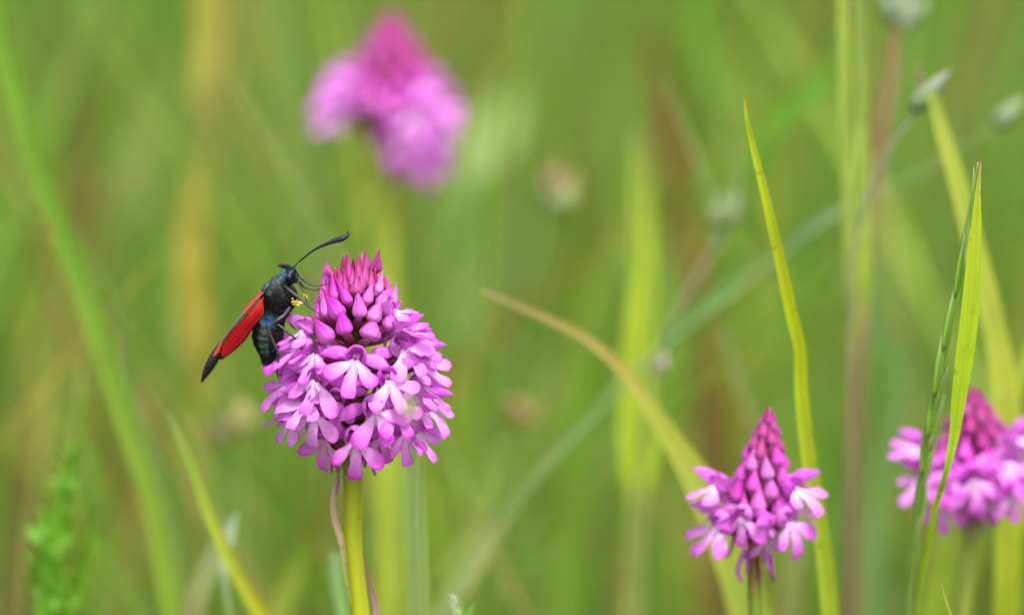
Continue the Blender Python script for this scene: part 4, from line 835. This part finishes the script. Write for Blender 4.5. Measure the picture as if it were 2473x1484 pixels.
def moth():
    Y0 = -2.0
    def Z(x, y, Y=Y0): return at((680 + x / 2.558) / 1.446, (780 + y / 2.558) / 1.446, Y * MM)
    ZM = 0.01695                                            # mm per zoom unit
    root = Z(700, 780); e = empty('burnet_moth', root, 'black day-flying moth with red wings clinging to the tall orchid\'s head', 'moth')
    sp = [(922, 432, 14), (912, 440, 34), (890, 448, 56), (862, 462, 72), (832, 478, 78), (806, 496, 72), (788, 516, 84), (776, 545, 122), (764, 590, 150), (752, 640, 158), (740, 700, 150), (724, 752, 132), (704, 800, 118), (688, 850, 118),
          (668, 910, 130), (655, 965, 137), (650, 1020, 132), (652, 1075, 120), (655, 1125, 100), (654, 1170, 80), (648, 1212, 58), (642, 1240, 46), (638, 1256, 34), (636, 1262, 8)]
    S = cr(sp, 4); k = len(S); ns = 36; V = []; C = []
    P = [Z(q[0], q[1]) for q in S]
    rd = random.Random(3)
    for i, q in enumerate(S):
        t = (P[min(i + 1, k - 1)] - P[max(i - 1, 0)]).normalized(); lat = Vector((0, -1, 0)); dor = t.cross(lat).normalized(); lat = dor.cross(t).normalized()
        # dor points to the moth's back (picture left)
        if dor.x > 0: dor = -dor
        yv = q[1]
        for j in range(ns):
            a = 2 * math.pi * j / ns
            seg = 1 + 0.035 * math.sin((yv - 880) / 60 * 2 * math.pi) if yv > 880 else 1
            rr = q[2] * ZM * MM * seg * (1.05 if yv > 520 else 1)
            V.append(P[i] + dor * (math.cos(a) * rr) + lat * (math.sin(a) * rr * (0.92 if yv < 800 else 0.85)) - root)
            side = math.sin(a); ca = math.cos(a)
            c = (0.004, 0.0045, 0.005); n_ = rd.random()
            if 505 > yv > 470 and ca > 0.1 and side > -0.5: c = (0.045, 0.17, 0.24) if n_ > 0.35 else (0.02, 0.05, 0.07)          # blue collar
            elif yv < 470 and n_ > 0.75: c = (0.03, 0.10, 0.16)
            elif 505 <= yv < 640 and ca > 0.35: c = (0.07, 0.09, 0.085) if n_ > 0.5 else (0.02, 0.025, 0.022)                       # greyish back
            elif 780 < yv < 900 and abs(side) > 0.35 and ca > -0.45: c = (0.025, 0.10, 0.19) if n_ > 0.55 else (0.015, 0.03, 0.05)  # blue flank
            elif 900 <= yv < 1180 and 0.0 < ca < 0.62 and side > 0: c = (0.06, 0.11, 0.11) if math.sin((yv - 880) / 60 * 2 * math.pi) > -0.2 and n_ > 0.4 else (0.03, 0.035, 0.03)
            elif n_ > 0.93: c = (0.02, 0.05, 0.07)
            C.append(c)
    F = grid_faces(k, ns, True); F.append(tuple(range(ns))[::-1]); F.append(tuple((k - 1) * ns + j for j in range(ns)))
    body = link('body', mesh('body', V, F, M_body, C), e)
    # short fur on thorax, head and abdomen
    fv = []; ff = []; fc = []
    for _ in range(5200):
        i = rd.randrange(10, k - 3); j = rd.randrange(ns); p = V[i * ns + j]; ctr = P[i] - root; nrm = (p - ctr).normalized()
        yv = S[i][1]; ln = (0.45 if 520 < yv < 790 else 0.2) * rd.uniform(0.5, 1.3) * MM
        if yv < 510: ln = 0.18 * MM
        tan = (P[min(i + 1, k - 1)] - P[max(i - 1, 0)]).normalized()
        p = p + Vector((rd.uniform(-1, 1), rd.uniform(-1, 1), rd.uniform(-1, 1))) * 0.12 * MM
        d = (nrm * rd.uniform(0.3, 0.8) + tan * rd.uniform(0.4, 1.1) + Vector((rd.uniform(-.3, .3), rd.uniform(-.3, .3), rd.uniform(-.3, .3)))).normalized() * ln
        s_ = d.cross(nrm).normalized() * 0.028 * MM; b = len(fv); fv += [p - s_, p + s_, p + d]; ff.append((b, b + 1, b + 2))
        cc = C[i * ns + j]; g = rd.random()
        c = tuple(0.4 * q for q in cc) if g < 0.9 else ((0.03, 0.03, 0.024) if 520 < yv < 790 else (0.015, 0.03, 0.035))
        fc += [c] * 3
    o = link('fur', mesh('fur', fv, ff, M_fur, fc, smooth=False), body); o['kind'] = 'stuff'
    def ell(name, x, y, Y, rx, ry, rz, c, mat, rot=0, parent=e):
        vv = []; nu, nv = 9, 14
        for a in range(nu):
            th = math.pi * (a + 0.02) / (nu - 0.96)
            for b in range(nv):
                ph = 2 * math.pi * b / nv; X, Zz, Yy = math.sin(th) * math.cos(ph) * rx, math.cos(th) * ry, math.sin(th) * math.sin(ph) * rz
                X, Zz = X * math.cos(rot) - Zz * math.sin(rot), X * math.sin(rot) + Zz * math.cos(rot)
                vv.append(Z(x, y, Y) - root + Vector((X, Yy, Zz)) * MM)
        F_ = grid_faces(nu, nv, True); F_.append(tuple(range(nv))[::-1]); F_.append(tuple((nu - 1) * nv + b for b in range(nv)))
        return link(name, mesh(name, vv, F_, mat, [c] * len(vv)), parent)
    ell('eye', 838, 478, Y0 - 1.05, 0.62, 0.50, 0.42, (0.022, 0.016, 0.032), M_eye, 0.2)
    ell('eye', 838, 478, Y0 + 1.05, 0.62, 0.50, 0.42, (0.022, 0.016, 0.032), M_eye, 0.2)
    def limb(name, pts, c=(0.012, 0.011, 0.010), mat=M_leg, n=4, sides=8):
        thin = 0.88 if name == 'leg' else 1.0
        S_ = cr([(*Z(x, y, Y), r * ZM * MM * thin) for x, y, Y, r in pts], n)
        V_, F_, U_ = tube([Vector(q[:3]) - root for q in S_], [max(q[3], 8e-6) for q in S_], sides)
        return link(name, mesh(name, V_, F_, mat, [c] * len(V_)), e)
    limb('antenna', [(880, 395, -2.4, 12), (892, 380, -2.5, 7), (960, 318, -2.8, 8), (1055, 243, -3.2, 11), (1165, 186, -3.6, 17), (1250, 154, -3.8, 23), (1315, 134, -4, 27), (1350, 116, -4, 23), (1368, 90, -4, 13), (1364, 60, -4, 3)], (0.010, 0.013, 0.016))
    limb('antenna', [(868, 395, -1.6, 12), (858, 388, -1.8, 7), (850, 382, -2.6, 8), (842, 381, -4.0, 14), (832, 382, -5.6, 21), (812, 380, -6.8, 25), (784, 376, -7.6, 22), (756, 371, -8.2, 13), (736, 368, -8.4, 3)], (0.006, 0.006, 0.007))
    grey = (0.020, 0.017, 0.013)
    # front legs reach for the buds, middle and hind legs hold the open flowers
    limb('leg', [(880, 470, -3, 22), (905, 410, -3.6, 15), (930, 450, -4, 12), (962, 492, -4.3, 14), (1010, 530, -4.5, 9), (1065, 552, -4.6, 8), (1130, 552, -4.6, 7), (1190, 538, -4.6, 6)], grey)
    limb('leg', [(880, 520, -1, 20), (930, 520, -0.8, 14), (960, 555, -0.6, 12), (992, 576, -0.6, 10), (1040, 585, -0.6, 8), (1090, 594, -0.6, 7), (1122, 574, -0.6, 6)], (0.012, 0.012, 0.012))
    limb('leg', [(800, 555, -4.2, 13), (850, 600, -4.8, 16), (900, 640, -5.2, 17), (950, 680, -5.4, 13), (1000, 722, -5.6, 10), (1050, 762, -5.8, 8), (1102, 802, -6.0, 6)], grey)
    limb('leg', [(800, 790, -0.5, 18), (822, 832, -0.3, 12), (838, 872, -0.3, 12), (868, 914, -0.3, 8), (900, 950, -0.3, 6)], (0.010, 0.010, 0.010))
    limb('leg', [(850, 745, -4.0, 18), (800, 815, -4.6, 20), (735, 865, -5.2, 17), (690, 900, -5.3, 14), (658, 935, -5.4, 12), (668, 975, -5.4, 13), (700, 1050, -5.5, 15), (732, 1120, -5.5, 15), (748, 1175, -5.6, 11), (746, 1250, -5.6, 9), (736, 1330, -5.7, 9), (744, 1368, -5.7, 8), (756, 1390, -5.8, 5)], (0.03, 0.027, 0.022))
    limb('leg', [(800, 815, -4.0, 18), (730, 860, -4.4, 15), (720, 876, -4.6, 13), (770, 920, -5.0, 13), (830, 970, -5.4, 14), (882, 1012, -5.8, 13), (920, 1070, -6.0, 10), (955, 1125, -6.2, 9), (985, 1158, -6.4, 8), (1010, 1174, -6.5, 5)], (0.018, 0.014, 0.014))
    for x, y, dx, dy in ((748, 1150, 12, 45), (735, 1145, -6, 40), (838, 872, -20, 8), (920, 1085, 14, 4), (905, 490, 16, -6)):
        limb('leg_spur', [(x, y, -5.6, 5), (x + dx * .5, y + dy * .5, -5.7, 4), (x + dx, y + dy, -5.7, 1)], grey, n=2, sides=5)
    limb('proboscis', [(905, 500, -2.6, 14), (925, 535, -3.0, 9), (950, 575, -3.2, 7), (975, 620, -3.4, 7), (988, 655, -3.5, 6), (1000, 700, -3.6, 5), (1030, 760, -3.7, 4)], (0.05, 0.045, 0.04))
    limb('palp', [(900, 480, -3.0, 16), (918, 500, -3.2, 12), (920, 480, -3.3, 5)], (0.01, 0.01, 0.012))
    # yellow pollinia stuck on the proboscis
    pol = (0.48, 0.32, 0.04); cr2 = (0.60, 0.42, 0.22)
    for x0, y0, x1, y1, c in ((985, 650, 962, 625, pol), (985, 655, 1005, 640, pol), (988, 665, 1008, 662, cr2), (975, 640, 968, 655, pol), (975, 690, 940, 730, pol), (950, 700, 912, 742, cr2), (950, 700, 880, 706, pol), (935, 715, 868, 722, pol), (930, 705, 858, 700, cr2), (950, 710, 935, 715, pol), (940, 720, 900, 728, pol), (880, 690, 868, 665, pol)):
        limb('pollinium', [(990, 660, -3.55, 2), ((x0 + 990) / 2, (y0 + 660) / 2, -3.6, 3), (x0, y0, -3.8, 4), ((x0 + x1) / 2, (y0 + y1) / 2, -4.0, 10), (x1 * .8 + x0 * .2, y1 * .8 + y0 * .2, -4.1, 11), (x1, y1, -4.1, 3)], c, M_pollen, 3, 7)
    # wings: (left edge, right edge) traced, with depth so that they roof the back
    RED, RED2, BLK, GLOSS = (0.46, 0.008, 0.010), (0.62, 0.035, 0.03), (0.007, 0.006, 0.006), (0.15, 0.145, 0.11)
    def wing(name, Lp, Rp, colf, nu=14, n=6, bulge=0.5):
        A = cr([tuple(Z(x, y, Y)) for x, y, Y in Lp], n); B = cr([tuple(Z(x, y, Y)) for x, y, Y in Rp], n); V_ = []; C_ = []; U_ = []
        for i, (a, b) in enumerate(zip(A, B)):
            a, b = Vector(a), Vector(b); t = i / (len(A) - 1)
            for j in range(nu):
                u = j / (nu - 1); p = a.lerp(b, u) + Vector((-0.3, -0.6, 0.2)) * (math.sin(u * math.pi) * bulge * MM * 0.5) + Vector((0, -1, 0)) * (0.05 * MM * math.sin(u * 22))
                V_.append(p - root); C_.append(colf(t, u)); U_.append((u * 5, t * 15, t))
        return link(name, mesh(name, V_, grid_faces(len(A), nu), M_wing, C_, U_), e)
    def fore(t, u):
        if t > 0.80 - 0.05 * u: return BLK if not (0.66 < t < 0.83 and 0.3 < u < 0.75) else (0.02, 0.016, 0.015)
        if u > 0.86 or u < 0.05: return BLK
        if t < 0.22 and u < 0.8: return RED2
        if 0.44 < t < 0.53 and u < 0.55: return RED2
        if 0.60 < t < 0.78 and u > 0.45: return (0.66, 0.06, 0.03)
        return GLOSS if t < 0.6 else BLK  # grey is the dark wing's gloss highlight, painted into the colour
    Lf = [(600, 588), (490, 702), (392, 824), (322, 922), (240, 1034), (150, 1150), (82, 1288), (52, 1414)]
    Rf = [(634, 604), (508, 742), (404, 858), (312, 960), (256, 1052), (238, 1120), (204, 1215), (58, 1418)]
    Yl = [-1.8, -1.6, -1.4, -1.3, -1.4, -1.8, -2.6, -3.2]; Yr = [-4.6, -5.6, -6.0, -6.0, -5.6, -5.0, -4.4, -3.2]
    def hind(t, u):
        if u > 0.93 or t > 0.965 or (t < 0.03): return BLK
        if u < 0.05: return (0.10, 0.01, 0.01)
        k_ = 0.8 if (t < 0.36 and u > 0.45) else 1.0
        return tuple(c * k_ for c in RED)
    Lh = [(634, 626), (580, 690), (508, 764), (404, 878), (312, 978), (262, 1070), (232, 1180)]
    Rh = [(612, 720), (618, 800), (560, 880), (505, 935), (440, 1030), (345, 1128), (226, 1222)]
    Rh = [(612, 715), (618, 800), (562, 882), (508, 940), (444, 1034), (348, 1130), (226, 1220)]
    YLh = [-4.0, -4.6, -5.1, -5.5, -5.5, -5.2, -4.8]; YRh = [-4.8, -5.0, -4.6, -4.2, -4.0, -4.0, -4.4]
    for sgn in (1, -1):
        q = (lambda Y: Y) if sgn == 1 else (lambda Y: 2 * (Y0 + 0.6) - Y)
        dx = 0 if sgn == 1 else 14
        wing('forewing', [(x + dx, y, q(Y)) for (x, y), Y in zip(Lf, Yl)], [(x + dx, y, q(Y)) for (x, y), Y in zip(Rf, Yr)], fore, bulge=0.4)
        wing('hindwing', [(x + dx, y, q(Y)) for (x, y), Y in zip(Lh, YLh)], [(x + dx, y, q(Y)) for (x, y), Y in zip(Rh, YRh)], hind, bulge=0.8 if sgn == 1 else -0.4)
    ell('tegula', 632, 572, -3.6, 0.42, 0.85, 0.55, (0.05, 0.08, 0.085), M_body, -0.6)
moth()
